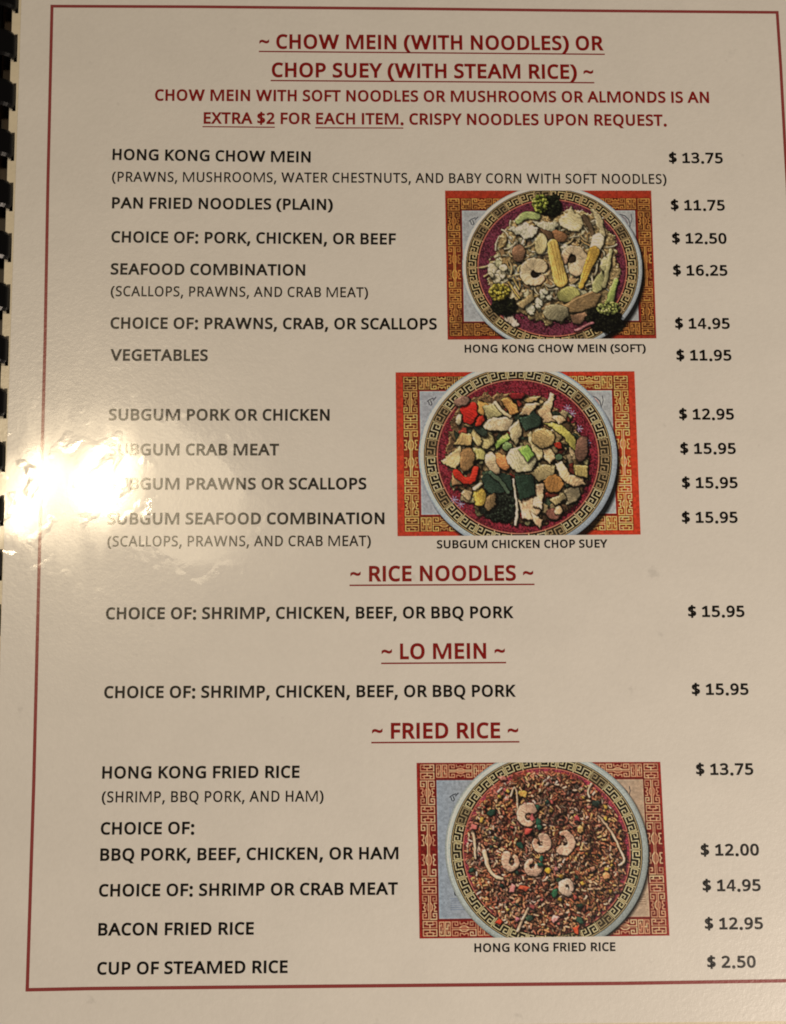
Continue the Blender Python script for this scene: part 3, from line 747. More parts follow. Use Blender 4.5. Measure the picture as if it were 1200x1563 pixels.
    def fret_band(self, x0, y0, x1, y1, vert, cornered, col, lw):
        L_ = (y1 - y0) if vert else (x1 - x0)
        wd = (x1 - x0) if vert else (y1 - y0)
        units = [('short', 21), ('long', 33), ('short', 23), ('double', 72), ('short', 22), ('long', 33), ('short', 21)] if vert else \
            [('short', 17), ('long', 36), ('short', 18), ('double', 70), ('short', 18), ('double', 70), ('short', 18), ('long', 36), ('short', 17)]
        gap = 2.6
        k = (L_ - gap * (len(units) - 1)) / sum(u for _, u in units)
        p = y0 if vert else x0
        for kind, u in units:
            if vert: self.fret_block(x0, p, x1, p + u * k, kind, True, col, lw)
            else: self.fret_block(p, y0, p + u * k, y1, kind, False, col, lw)
            p += u * k + gap

    def bowl(self, cx, cy, rx, ry, inner, outer, pairs, rim, gold, floor, floor_hi, phase=0., shadow=(7, 9)):
        X, Y = self.X, self.Y
        full = (slice(None), slice(None))
        rad = np.hypot((X - cx) / rx, (Y - cy) / ry)
        # cast shade of the bowl on the mat in the pictured scene (part of the print)
        sh = np.hypot((X - cx - shadow[0]) / rx, (Y - cy - shadow[1]) / ry)
        self.C *= (1 - .85 * np.clip((outer + .01 - sh) * 26, 0, 1))[..., None]
        pid = self.new('printed_bowl')
        rimc = np.array(rim, float) * (.9 + .16 * self.n1 + .05 * self.n9)[..., None]
        rimc = rimc * (1 - .22 * np.clip((rad - outer + .025) / .025, 0, 1))[..., None]
        glaze = np.arctan2((Y - cy) / ry, (X - cx) / rx)
        rimc = rimc * (1 + .14 * np.cos(glaze + 2.2) + .16 * np.clip(1 - np.abs(rad - (1 + outer) / 2 - .008) / .012, 0, 1) * np.clip(np.cos(glaze + 2.2) * 2, 0, 1))[..., None]
        self.blend(full, (outer - rad) * rx / self.step + .5, rimc, pid)
        ang = np.arctan2((Y - cy) / ry, (X - cx) / rx) + phase
        u = (ang / (2 * math.pi) * pairs) % 1 * 2
        pair_i = (ang / (2 * math.pi) * pairs).astype(int) % pairs
        vv = (rad - inner) / (1 - inner)
        line = lambda r0, wd, c: self.blend(full, (wd / 2 - np.abs(rad - r0) * rx) / self.step + .5, c)
        self.blend(full, (1.012 - rad) * rx / self.step + .5, np.array((34, 28, 16.)))
        line(1.0, 1.2, np.array(gold) * .85)
        # key fret in black and gold
        sel = (rad > inner - .02) & (rad < .995)
        A = [(.38, .50), (.64, .50), (.64, .80), (.16, .80), (.16, .20), (1.0, .20)]
        B = [(2 - a, 1 - b) for a, b in A]
        du = 2 * math.pi / pairs / 2 * rx * (1 + inner) / 2; dv = (1 - inner) * rx
        uu, vs = u[sel] * du, vv[sel] * dv
        best = np.full(uu.shape, 1e9)
        for chain in (A, B, [(1., .20), (1., .80)]):
            d, _ = seg_dist(uu, vs, [(a * du, b * dv) for a, b in chain]); best = np.minimum(best, d)
        for e in (0, 2 * du): best = np.minimum(best, np.abs(uu - e))
        a = np.clip((1.55 / 2 - best) / (self.step * .8) + .5, 0, 1)
        fade = self.rng.random(pairs)[pair_i[sel]]
        fade = np.where(fade < .2, .72, 1.) * (.85 + .3 * self.n1[sel])
        bgc = np.array((20, 15, 9.)) + (1 - np.clip(fade, 0, 1))[:, None] * np.array(gold) * .6
        self.C[sel] = bgc * (1 - a[:, None]) + np.array(gold, float) * a[:, None] * np.minimum(fade, 1.1)[:, None]
        # floor with its crowded scrollwork
        pid = self.new('printed_bowl_floor')
        n = value_noise(self.ny, self.nx, 3.4, self.rng); n2 = value_noise(self.ny, self.nx, 2.2, self.rng)
        scroll = np.clip(1 - np.abs(n - .5) * 9, 0, 1) * (n2 > .35)
        fl = np.array(floor, float) * (.55 + .75 * n2 + .3 * self.n9)[..., None]
        fl = fl * (1 - .55 * scroll[..., None]) + np.array(floor_hi, float) * .55 * scroll[..., None]
        self.blend(full, (inner - .012 - rad) * rx / self.step + .5, fl, pid)
        line(inner - .005, 1.5, np.array((196, 105, 82.)) * .9)
        self.rad = rad

    def build(self, corners, parent, label, names_label, mat):
        """corners in page mm: top left, top right, bottom right, bottom left"""
        c = np.array(corners, float)
        s = (self.X / self.W)[..., None]; t = (self.Y / self.H)[..., None]
        P = c[0] * (1 - s) * (1 - t) + c[1] * s * (1 - t) + c[2] * s * t + c[3] * (1 - s) * t
        def blur(A, r):
            for ax in (0, 1):
                Q = np.concatenate([np.repeat(np.take(A, [0], ax), r, ax), A, np.repeat(np.take(A, [-1], ax), r, ax)], ax)
                c = np.cumsum(Q, ax); n = 2 * r + 1
                c = np.concatenate([np.zeros_like(np.take(c, [0], ax)), c], ax)
                A = (np.take(c, range(n, c.shape[ax]), ax) - np.take(c, range(0, c.shape[ax] - n), ax)) / n
            return A
        self.C = self.C + self.sharp * (self.C - blur(blur(self.C, 2), 1))     # printed sharp
        col = np.clip(self.C + (self.rng.random(self.C.shape[:2])[..., None] - .5) * 16, 4, 250) / 255.
        lin = np.where(col < .04045, col / 12.92, ((col + .055) / 1.055) ** 2.4)
        alb = np.clip(lin / np.array(PAPER_SEEN) * np.array(PAPER_RGB), .003, .85)
        ids = self.ID[:-1, :-1].copy()
        ids[0, :] = 0; ids[-1, :] = 0                     # the print's own thin edge belongs to the mat
        k = self.names.index('printed_paper_panel')       # the bowl parts the paper panel into a left and a right piece
        self.names.append('printed_paper_panel')
        ids[:, self.nx // 2:][ids[:, self.nx // 2:] == k] = len(self.names) - 1
        first = None
        for k, nm in enumerate(self.names):
            jy, jx = np.nonzero(ids == k)
            if len(jy) < 6: continue
            quad = np.stack([jy * self.nx + jx, (jy + 1) * self.nx + jx, (jy + 1) * self.nx + jx + 1, jy * self.nx + jx + 1], 1)
            used, inv = np.unique(quad, return_inverse=True)
            inv = inv.reshape(-1, 4)
            co = np.c_[P.reshape(-1, 2)[used] * MM, np.zeros(len(used))].astype(np.float32)
            me = bpy.data.meshes.new(nm)
            me.vertices.add(len(used)); me.vertices.foreach_set('co', co.ravel())
            me.loops.add(len(inv) * 4); me.loops.foreach_set('vertex_index', inv.astype(np.int32).ravel())
            me.polygons.add(len(inv)); me.polygons.foreach_set('loop_start', np.arange(0, len(inv) * 4, 4, dtype=np.int32))
            me.update(calc_edges=True)
            at = me.color_attributes.new('print', 'FLOAT_COLOR', 'POINT')
            at.data.foreach_set('color', np.c_[alb.reshape(-1, 3)[used], np.ones(len(used))].astype(np.float32).ravel())
            if first is None:
                o = link('food_photo', me, mat, parent, label); first = o
                o.location.z = INK_Z * MM
            else:
                o = link(nm, me, mat, first)
        return first


PAPER_SEEN = (.53, .44, .33)       # how the white paper shows in the photographed room, linear
pm, pnt, pp = new_mat('photo_print')
laminate_gloss(pnt, pp)
_a = pnt.nodes.new('ShaderNodeAttribute'); _a.attribute_name = 'print'
pnt.links.new(_a.outputs['Color'], pp.inputs['Base Color'])


def placemat(P, red, red2, band_bg, gold, lx, rx_, ty, by, panel, panel_col, panel_col2, lw, glow):
    """red mat, gold fret band round it, pale paper panel; lx, rx_ = (x0, x1) of the left and right band, ty, by likewise"""
    full = (slice(None), slice(None))
    g = np.clip(glow(P.X / P.W, P.Y / P.H), 0, 1)[..., None]
    P.C[:] = (np.array(red) * (1 - g) + np.array(red2) * g) * (.9 + .2 * P.n3)[..., None]
    bb = np.array(band_bg) * (.85 + .3 * P.n3)[..., None] * (1 + .35 * g)
    X, Y = P.X, P.Y
    inb = (X > lx[0] - 1) & (X < rx_[1] + 1) & (Y > ty[0] - 1) & (Y < by[1] + 1)
    ins = (X > lx[1] + 1) & (X < rx_[0] - 1) & (Y > ty[1] + 1) & (Y < by[0] - 1)
    sel = inb & ~ins
    P.C[sel] = bb[sel]
    P.fret_band(lx[0], ty[0], lx[1], by[1], True, True, gold, lw)
    P.fret_band(rx_[0], ty[0], rx_[1], by[1], True, True, gold, lw)
    P.fret_band(lx[1] + 3, ty[0], rx_[0] - 3, ty[1], False, True, gold, lw)
    P.fret_band(lx[1] + 3, by[0], rx_[0] - 3, by[1], False, True, gold, lw)
    # the print's own glow of warm light across the gold
    P.C[sel] = P.C[sel] * (.78 + .45 * g[sel])
    pid = P.new('printed_paper_panel')
    pc = np.array(panel_col) * (1 - (X / P.W)[..., None]) + np.array(panel_col2) * (X / P.W)[..., None]
    pc = pc * (.9 + .14 * P.n3 + .08 * P.n1)[..., None]
    a = np.minimum(np.minimum(X - panel[0], panel[2] - X), np.minimum(Y - panel[1], panel[3] - Y))
    P.blend(full, a / P.step + .5, pc, pid)
    P.blend(full, np.clip(1.2 - np.abs(a + 1.5), 0, 1) * .8, np.array((60, 20, 15.)))


def brush_marks(P, left, right, dark, red):
    """small calligraphy on the left of the panel and the curled crest on its right"""
    x, y = left
    for pts in ([(0, 3), (4, 0), (9, -2)], [(2, 4), (3, 8)], [(5, 2), (7, 7), (5, 9)], [(9, 1), (13, -3)]):
        P.stroke([(x + a, y + b) for a, b in pts], 1.5, np.array(dark))
    x, y = right
    P.stroke([(x, y), (x + 7, y + 2), (x + 13, y + 8), (x + 15, y + 17), (x + 13, y + 22)], 1.5, np.array(dark))
    P.stroke([(x + 3, y + 3), (x + 8, y + 7), (x + 11, y + 13)], 2.4, np.array(red))
    P.stroke([(x + 17, y), (x + 18, y + 7), (x + 16, y + 14)], 1.1, np.array(dark))


MAPPER = lambda k, ox, oy: (lambda *q: [((x / k - ox), (y / k - oy)) for x, y in q] if len(q) > 1 else (q[0][0] / k - ox, q[0][1] / k - oy))

# ---- hong kong chow mein
P = Print(315, 227, 11, sharp=.5)
placemat(P, (126, 38, 24), (166, 54, 30), (84, 32, 16), np.array((178, 116, 56.)), (3.5, 21.5), (293.5, 312), (12.5, 29), (203, 221),
         (25, 31, 289, 200), (150, 147, 140), (150, 146, 137), 1.35,
         lambda u, v: .55 * np.exp(-((v - .55) / .3) ** 2) * (np.abs(u - .5) > .3) + .55 * np.exp(-(v / .1) ** 2))
brush_marks(P, (36, 44), (266, 37), (66, 68, 72), (120, 110, 108))
P.bowl(160.5, 118.4, 129.5, 119.8, .876, 1.055, 32, (172, 173, 168), (166, 136, 90), (78, 32, 40), (122, 64, 74), shadow=(6, 8))
M = MAPPER(3.333, 20, 21)
def E(P, x, y, rx, ry, col, rot=0, name=None, **k):
    cx, cy = M((x, y)); P.ell(cx, cy, rx / KZ, ry / KZ, col, rot, name, **k)
def PL(P, pts, col, name=None, **k): P.poly(M(*pts), col, name, **k)
def TB(P, pts, w0, w1, col, name=None, **k): P.tube(M(*pts), w0 / KZ, w1 / KZ, col, name, **k)
KZ = 3.333
rng = P.rng
P.thing = P.new('noodle_bed')
# dark depth below the pile, then tangled noodles and scraps
PL(P, [(330, 330), (380, 240), (520, 180), (640, 170), (780, 170), (860, 220), (920, 330), (940, 500), (880, 640), (760, 720), (560, 750),
       (420, 700), (300, 640), (270, 500)], (140, 116, 76), edge=.5, rough=.3, warp=9)
for i in range(330):
    a, q = rng.random() * 6.283, math.sqrt(rng.random())
    x, y = 605 + 275 * q * math.cos(a), 455 + 235 * q * math.sin(a)
    b = rng.random() * 6.283; l = 12 + 24 * rng.random(); cv = rng.normal() * 1.1
    pts = [(x, y), (x + l * math.cos(b), y + l * math.sin(b)), (x + l * math.cos(b) + l * math.cos(b + cv), y + l * math.sin(b) + l * math.sin(b + cv))]
    k = .78 + .38 * rng.random()
    base = [(194, 168, 118), (186, 172, 130), (176, 140, 88), (170, 160, 116), (132, 102, 68), (198, 186, 154), (188, 152, 104)][rng.integers(7)]
    w = [7, 8, 10, 24, 20, 30][rng.integers(6)]
    if rng.random() < .30: P.chunk(*M((x, y)), (22 + 24 * rng.random()) / KZ, np.array(base) * k, n=6, squash=.6, warp=2.5, rough=.14, dark=.38)
    else: TB(P, pts, w, w * .75, np.array(base) * k, warp=2.2, rough=.14, dark=.38)
for i in range(150):
    a, q = rng.random() * 6.283, rng.random() ** .6
    cx_, cy_, sx_, sy_ = [(420, 440, 130, 170), (820, 380, 90, 190), (560, 330, 230, 110), (600, 600, 200, 90)][rng.integers(4)]
    x, y = cx_ + sx_ * q * math.cos(a), cy_ + sy_ * q * math.sin(a)
    b = rng.random() * 6.283; l = 16 + 20 * rng.random(); cv = rng.normal() * .8
    TB(P, [(x, y), (x + l * math.cos(b), y + l * math.sin(b)), (x + l * math.cos(b) + l * math.cos(b + cv), y + l * math.sin(b) + l * math.sin(b + cv))],
       9, 8, np.array([(198, 166, 112), (188, 150, 92), (200, 180, 138)][rng.integers(3)]) * (.85 + .22 * rng.random()), warp=1.2, rough=.06, dark=.45)
CREAM, TAN, BROWN = (196, 178, 136), (178, 154, 104), (112, 82, 56)
for x, y, r in ((300, 470, 30), (340, 500, 26), (318, 520, 24), (290, 500, 20), (355, 470, 20)):
    E(P, x, y, r, r * .8, CREAM, rng.random() * 90, rough=.2, warp=4)
for x, y, r in ((545, 600, 24), (580, 620, 20), (530, 640, 22), (485, 675, 26), (560, 590, 18), (520, 660, 16)):
    E(P, x, y, r, r * .75, (196, 186, 148), rng.random() * 90, rough=.2, warp=4)
PL(P, [(350, 690), (395, 705), (430, 750), (400, 765), (355, 730)], (190, 168, 140), 'bean_sprout', warp=3)
PL(P, [(370, 265), (470, 240), (540, 262), (520, 290), (470, 330), (440, 300)], (192, 180, 146), 'bok_choy', warp=4, rough=.18)
PL(P, [(500, 225), (640, 235), (620, 285), (560, 270)], (180, 168, 130), 'bok_choy', warp=3, rough=.18)
TB(P, [(435, 225), (470, 195), (530, 200)], 34, 40, (156, 160, 96), 'broccoli_stalk')
PL(P, [(640, 215), (680, 190), (706, 150), (722, 185), (748, 195), (768, 245), (740, 280), (690, 276), (645, 250)], (190, 170, 122), 'water_chestnut', warp=2)
PL(P, [(800, 160), (850, 190), (880, 300), (850, 330), (835, 260), (815, 200)], (180, 160, 116), 'bok_choy', warp=4)
TB(P, [(770, 205), (800, 260), (815, 300)], 30, 20, (84, 66, 46), 'mushroom')
E(P, 635, 305, 48, 30, (122, 84, 54), 10, 'mushroom')
PL(P, [(540, 260), (600, 280), (612, 318), (570, 330)], (92, 68, 46), 'mushroom')
E(P, 432, 392, 33, 47, (122, 88, 62), 8, 'mushroom', rough=.14)
E(P, 545, 345, 32, 55, (192, 170, 116), 8, 'bamboo_shoot')
E(P, 870, 450, 26, 40, (170, 158, 108), 10, 'water_chestnut')
PL(P, [(800, 545), (850, 480), (870, 520), (850, 580), (800, 610)], (158, 150, 96), 'bamboo_shoot')
TB(P, [(860, 560), (880, 480), (900, 380)], 24, 20, (160, 148, 100), 'bok_choy')
E(P, 700, 418, 26, 26, (46, 34, 22), 0, dark=.2)
P.prawn(*M((708, 425)), 47 / KZ, 68 / KZ, 80, -190, (198, 170, 128), (198, 146, 106), ratio=1.1)
E(P, 507, 492, 24, 24, (40, 30, 20), 0, dark=.2)
P.prawn(*M((508, 494)), 45 / KZ, 74 / KZ, 312, 35, (198, 172, 128), (204, 144, 104))
TB(P, [(606, 350), (622, 440), (640, 530)], 58, 74, (192, 156, 80), 'baby_corn', stripes=None, rough=.1)
for q in (-14, 2, 18): P.stroke(M((612 + q, 345), (632 + q * .9, 440), (646 + q * .7, 530)), 1.0, (128, 94, 40), None, .7)
TB(P, [(838, 322), (812, 395)], 64, 52, (196, 178, 138), 'baby_corn')
TB(P, [(815, 385), (780, 470), (742, 560)], 58, 26, (196, 152, 66), 'baby_corn')
for q in (-12, 8): P.stroke(M((822 + q, 380), (784 + q, 465), (745 + q * .4, 552)), .9, (132, 94, 40), None, .7)
E(P, 680, 602, 58, 38, (152, 142, 80), -14, 'snow_pea', rough=.06)
PL(P, [(655, 662), (720, 612), (800, 588), (848, 604), (812, 664), (740, 690), (680, 694)], (122, 96, 62), 'mushroom', rough=.1)
P.stroke(M((655, 660), (730, 618), (800, 590)), 1.8, (176, 140, 92), None, .85)
PL(P, [(560, 660), (620, 648), (672, 665), (680, 710), (640, 738), (575, 730), (545, 700)], (124, 112, 82), 'mushroom', rough=.14)
PL(P, [(685, 705), (760, 692), (775, 712), (735, 752), (695, 748)], (124, 92, 66), 'mushroom', rough=.12)
PL(P, [(410, 650), (500, 590), (508, 625), (450, 672)], (150, 126, 84), 'bamboo_shoot')
TB(P, [(380, 540), (410, 590), (430, 620)], 12, 8, (184, 150, 80)); TB(P, [(400, 520), (430, 575)], 10, 8, (190, 160, 96))
E(P, 600, 150, 52, 58, (24, 24, 14), 10, 'broccoli', rough=.5, warp=7)
P.thing = len(P.names) - 1; P.broccoli(*M((600, 150)), 50 / KZ, 50 / KZ, (30, 32, 18), 60); P.broccoli(*M((548, 138)), 38 / KZ, 46 / KZ, (150, 156, 62), 60)
E(P, 350, 655, 66, 50, (26, 26, 16), 10, 'broccoli', rough=.5, warp=7)
P.thing = len(P.names) - 1; P.broccoli(*M((355, 660)), 58 / KZ, 40 / KZ, (28, 28, 16), 60); P.broccoli(*M((332, 588)), 52 / KZ, 40 / KZ, (172, 150, 56), 80)
TB(P, [(922, 530), (900, 590), (885, 650)], 26, 40, (150, 158, 84), 'broccoli')
P.thing = len(P.names) - 1
E(P, 858, 728, 96, 62, (20, 19, 12), 8, rough=.5, warp=8); P.broccoli(*M((855, 730)), 86 / KZ, 50 / KZ, (24, 23, 14), 80); P.broccoli(*M((880, 672)), 56 / KZ, 32 / KZ, (160, 162, 84), 60)
TB(P, [(710, 785), (800, 745)], 12, 12, (160, 100, 96), 'onion_strip')
P.build([(104.3, -51.18), (159.26, -51.19), (159.06, -91.53), (104.33, -91.67)], menu, 'printed photo of soft noodles with prawns, baby corn and broccoli in a bowl', None, pm)

# ---- subgum chicken chop suey
P = Print(368, 249, 23)
placemat(P, (160, 47, 28), (182, 56, 30), (100, 34, 16), np.array((200, 140, 76.)), (11.5, 32.5), (335.5, 357), (7, 26.5), (221, 242),
         (36.4, 29.3, 331.7, 217), (146, 144, 142), (152, 149, 141), 1.45,
         lambda u, v: .6 * np.exp(-((v - .6) / .35) ** 2) + .4 * (u > .7))
brush_marks(P, (48, 42), (300, 38), (64, 58, 66), (176, 120, 108))
P.bowl(185, 129.4, 142, 134.8, .873, 1.067, 30, (160, 164, 164), (178, 146, 98), (92, 26, 32), (134, 58, 66), shadow=(6, 10))
KZ = 3.0
M = MAPPER(3.0, 14, 18.5)
rng = P.rng
for x, y in ((850, 250), (880, 320), (915, 385), (830, 225), (300, 640), (330, 660)):
    for a in range(0, 360, 51): P.stroke(M((x, y), (x + 17 * math.cos(math.radians(a)), y + 17 * math.sin(math.radians(a)))), 1.1, (150, 136, 160), None, .7)
P.thing = P.new('vegetable_bed')
PL(P, [(290, 300), (330, 190), (440, 160), (600, 150), (740, 190), (850, 280), (920, 390), (915, 560), (840, 680), (720, 750), (560, 750), (420, 700),
       (320, 580), (260, 460)], (80, 58, 38), edge=.4, rough=.3, warp=9)
CH = (204, 166, 118)
for i in range(330):
    a, q = rng.random() * 6.283, math.sqrt(rng.random())
    x, y = 592 + 305 * q * math.cos(a), 452 + 280 * q * math.sin(a)
    base = [(182, 152, 102), (164, 136, 88), (142, 106, 68), (112, 88, 56), (58, 66, 46), (188, 158, 112), (176, 160, 106), (128, 54, 38)][rng.integers(8)]
    P.chunk(*M((x, y)), (18 + 24 * rng.random()) / KZ, np.array(base) * (.55 + .42 * rng.random()), n=[4, 5, 6, 7][rng.integers(4)], squash=.5 + .4 * rng.random(), warp=2.2, rough=.12, dark=.62)
E(P, 500, 670, 90, 72, (30, 32, 24), 20, 'leafy_green', rough=.5, warp=8)
P.thing = len(P.names) - 1; P.broccoli(*M((510, 680)), 75 / KZ, 55 / KZ, (34, 38, 28), 90)
P.thing = P.names.index('vegetable_bed')
for pts, c, n in (
    ([(420, 185), (470, 205), (440, 258), (412, 240)], (190, 140, 74), 'carrot_slice'),
    ([(335, 215), (375, 192), (412, 200), (417, 252), (385, 302), (345, 282)], (176, 38, 28), 'red_pepper'),
    ([(440, 215), (500, 196), (532, 252), (462, 278)], (168, 152, 100), 'celery'),
    ([(520, 180), (572, 172), (606, 242), (570, 262)], (172, 122, 66), 'chicken_piece'),
    ([(625, 180), (705, 168), (690, 190), (640, 195)], (176, 142, 88), 'chicken_piece'),
    ([(608, 258), (640, 200), (704, 202), (655, 252)], CH, 'chicken_piece'),
    ([(690, 240), (738, 192), (752, 152), (772, 160), (752, 240), (775, 292), (720, 288)], CH, 'chicken_piece'),
    ([(435, 300), (470, 270), (530, 264), (582, 270), (560, 326), (500, 330), (445, 318)], (200, 172, 128), 'chicken_piece'),
    ([(752, 262), (800, 258), (822, 285), (785, 300)], CH, 'chicken_piece'),
    ([(605, 272), (640, 262), (668, 236), (710, 268), (708, 300), (680, 312), (628, 326)], (44, 56, 42), 'green_pepper'),
    ([(720, 290), (800, 302), (858, 352), (872, 432), (835, 400), (800, 345)], (172, 156, 76), 'cabbage'),
    ([(560, 312), (604, 272), (617, 330), (590, 392), (562, 362)], (192, 168, 120), 'chicken_piece'),
    ([(300, 388), (340, 334), (392, 338), (382, 392)], (168, 136, 84), 'chicken_piece'),
    ([(245, 462), (334, 394), (342, 440), (310, 502), (270, 488)], (190, 160, 108), 'chicken_piece'),
    ([(292, 520), (325, 500), (340, 575), (295, 575)], (150, 112, 74), 'mushroom'),
    ([(388, 404), (452, 410), (448, 460), (388, 456)], (178, 164, 94), 'bamboo_shoot'),
    ([(425, 395), (490, 402), (486, 420), (440, 416)], (178, 160, 104), 'bamboo_shoot'),
    ([(488, 384), (548, 338), (560, 364), (498, 412)], (142, 164, 76), 'celery'),
    ([(425, 545), (470, 508), (560, 530), (566, 600), (470, 615), (440, 590)], (38, 50, 38), 'green_pepper'),
    ([(640, 350), (662, 332), (710, 420), (712, 455), (680, 470)], (190, 166, 112), 'bamboo_shoot'),
    ([(650, 520), (700, 480), (765, 490), (760, 530), (690, 565)], (146, 126, 84), 'mushroom'),
    ([(800, 600), (862, 580), (880, 620), (860, 650), (810, 665)], (128, 112, 82), 'mushroom'),
    ([(735, 640), (800, 612), (812, 640), (760, 668)], (154, 132, 88), 'mushroom'),
    ([(712, 410), (745, 405), (768, 450), (740, 482), (720, 460)], (202, 166, 116), 'chicken_piece'),
    ([(765, 482), (800, 468), (832, 530), (892, 546), (902, 574), (842, 584), (790, 545)], CH, 'chicken_piece'),
    ([(852, 480), (918, 492), (910, 546), (856, 535)], (166, 142, 82), 'celery'),
    ([(590, 645), (640, 630), (700, 645), (692, 690), (662, 736), (610, 722)], (206, 166, 122), 'chicken_piece'),
    ([(675, 575), (710, 570), (704, 640), (700, 684), (655, 668)], (208, 170, 126), 'chicken_piece'),
    ([(640, 690), (700, 735), (690, 770), (660, 740)], (204, 164, 120), 'chicken_piece'),
    ([(575, 535), (662, 530), (672, 620), (600, 648)], (38, 52, 38), 'green_pepper')):
    PL(P, pts, c, n, warp=2.8, rough=.11, dark=.9)
for x, y, a, b, c, r, n in ((345, 190, 36, 22, (132, 98, 78), -20, 'mushroom'), (330, 276, 13, 27, (200, 176, 130), 0, 'water_chestnut'),
    (455, 372, 34, 38, (172, 152, 98), 20, 'water_chestnut'), (410, 358, 18, 40, (188, 162, 104), -15, 'onion_strip'), (430, 330, 34, 18, (44, 52, 40), 30, 'green_pepper'),
    (550, 398, 21, 20, (124, 140, 84), 0, 'celery'), (715, 362, 52, 46, (164, 134, 84), 0, 'water_chestnut'), (782, 396, 19, 17, (152, 46, 30), 0, 'red_pepper'),
    (890, 410, 30, 60, (108, 76, 58), 12, 'mushroom'), (362, 456, 34, 56, (138, 102, 62), 10, 'mushroom'), (480, 475, 30, 52, (198, 168, 124), -22, 'onion_strip'),
    (525, 470, 28, 44, (190, 122, 70), -32, 'carrot_slice'), (612, 460, 68, 58, (188, 172, 128), 8, 'water_chestnut'), (425, 282, 17, 30, (170, 46, 30), 35, 'red_pepper'),
    (418, 626, 30, 42, (188, 152, 66), 0, 'baby_corn'), (466, 652, 22, 42, (122, 96, 62), 22, 'mushroom'), (756, 570, 44, 40, (152, 104, 54), -10, 'mushroom'),
    (752, 706, 38, 26, (128, 82, 64), 0, 'mushroom'), (775, 690, 18, 20, CH, 0, 'chicken_piece'), (784, 448, 16, 14, (70, 86, 58), 0, 'green_pepper'), (600, 165, 40, 14, (120, 34, 34), 0, 'red_pepper')):
    E(P, x, y, a, b, c, r, n, warp=2.8, rough=.11, dark=.9)
PL(P, [(598, 412), (640, 390), (672, 440), (640, 472)], (142, 172, 78), 'celery', warp=1.5)
TB(P, [(312, 518), (345, 555), (385, 556), (402, 500)], 34, 28, (182, 46, 30), 'red_pepper')
TB(P, [(498, 198), (525, 235), (565, 262)], 18, 14, (204, 176, 128), 'onion_strip')
TB(P, [(572, 550), (578, 610), (588, 680), (578, 755)], 10, 12, (204, 184, 146), 'onion_strip')
TB(P, [(470, 520), (520, 560), (545, 610)], 22, 16, (72, 84, 62), 'green_pepper')
TB(P, [(395, 590), (425, 570)], 18, 14, (206, 186, 140), 'onion_strip')
P.build([(90.66, -100.32), (152.94, -100.32), (152.95, -143.03), (90.7, -142.91)], menu, 'printed photo of chicken pieces, peppers and vegetables in a bowl', None, pm)

# ---- hong kong fried rice
P = Print(377, 267, 37, sharp=.55)
placemat(P, (122, 26, 20), (142, 36, 26), (88, 20, 16), np.array((196, 128, 92.)), (5, 27), (350.5, 373), (2.5, 23), (242, 264),
         (30, 27, 348.4, 238), (129, 138, 144), (166, 134, 102), 1.5, lambda u, v: .5 + 0 * u)
brush_marks(P, (50, 50), (310, 38), (40, 40, 48), (120, 80, 70))
for k in range(6): P.stroke([(48, 208 + 3.2 * k), (66 + 5 * (k % 3), 208 + 3.2 * k)], .8, (92, 104, 122), None, .8)
for k in range(5): P.stroke([(334, 205 + 3.4 * k), (343, 205 + 3.4 * k)], .9, (110, 76, 56), None, .8)
P.stroke([(54, 196), (55, 202), (58, 203)], 2.2, (30, 34, 44))
for k in range(6): P.stroke([(49.5, 70 + 2.6 * k), (51.5, 70 + 2.6 * k)], .8, (90, 104, 124), None, .7)
P.bowl(196, 136, 145, 144.7, .883, 1.07, 31, (152, 154, 142), (178, 152, 104), (118, 42, 50), (150, 74, 82), shadow=(4, 4))
KZ = 2.857
M = MAPPER(2.857, 15.5, 14.5)
rng = P.rng
P.thing = P.new('fried_rice')
PL(P, [(300, 250), (380, 140), (480, 90), (620, 75), (740, 100), (850, 190), (930, 300), (950, 460), (900, 560), (820, 640), (760, 740), (640, 790),
       (480, 770), (360, 690), (290, 580), (250, 440), (260, 330)], (104, 50, 38), edge=.7, rough=.3, warp=10)
RICE = [(216, 154, 112), (208, 136, 92), (192, 112, 78), (208, 150, 92), (176, 100, 70), (150, 82, 60), (218, 170, 132), (104, 56, 44), (136, 92, 64)]
for i in range(3900):
    a, q = rng.random() * 6.283, math.sqrt(rng.random())
    x, y = 603 + 348 * q * math.cos(a), 435 + 352 * q * math.sin(a)
    if (x - 890) / 60 + (y - 620) / 90 > .8 and rng.random() < .9: continue
    b = rng.random() * 3.1416; l = 5 + 5 * rng.random(); cv = rng.normal() * .5
    c = np.array(RICE[rng.integers(len(RICE))]) * (.70 + .42 * rng.random())
    TB(P, [(x, y), (x + l * math.cos(b), y + l * math.sin(b)), (x + l * math.cos(b) + l * .8 * math.cos(b + cv), y + l * math.sin(b) + l * .8 * math.sin(b + cv))],
       9, 6.5, c, warp=.9, rough=.08, dark=.40, edge=.62, shine=.25)
for i in range(70):
    a, q = rng.random() * 6.283, math.sqrt(rng.random())
    x, y = 603 + 330 * q * math.cos(a), 435 + 335 * q * math.sin(a)
    c = [(196, 120, 104), (44, 62, 46), (200, 150, 66), (150, 110, 80), (176, 84, 70)][rng.integers(5)]
    P.chunk(*M((x, y)), (7 + 8 * rng.random()) / KZ, np.array(c) * (.65 + .35 * rng.random()), n=5, warp=2)
m_ = P.ID == P.thing
P.C[m_] *= (.72 + .56 * value_noise(P.ny, P.nx, 26, rng))[m_][:, None]          # darker and lighter reaches of the mound
P.C[m_] *= 1 + (value_noise(P.ny, P.nx, 18, rng)[m_][:, None] - .5) * np.array((.10, -.05, -.30))
SPR = (196, 158, 122)
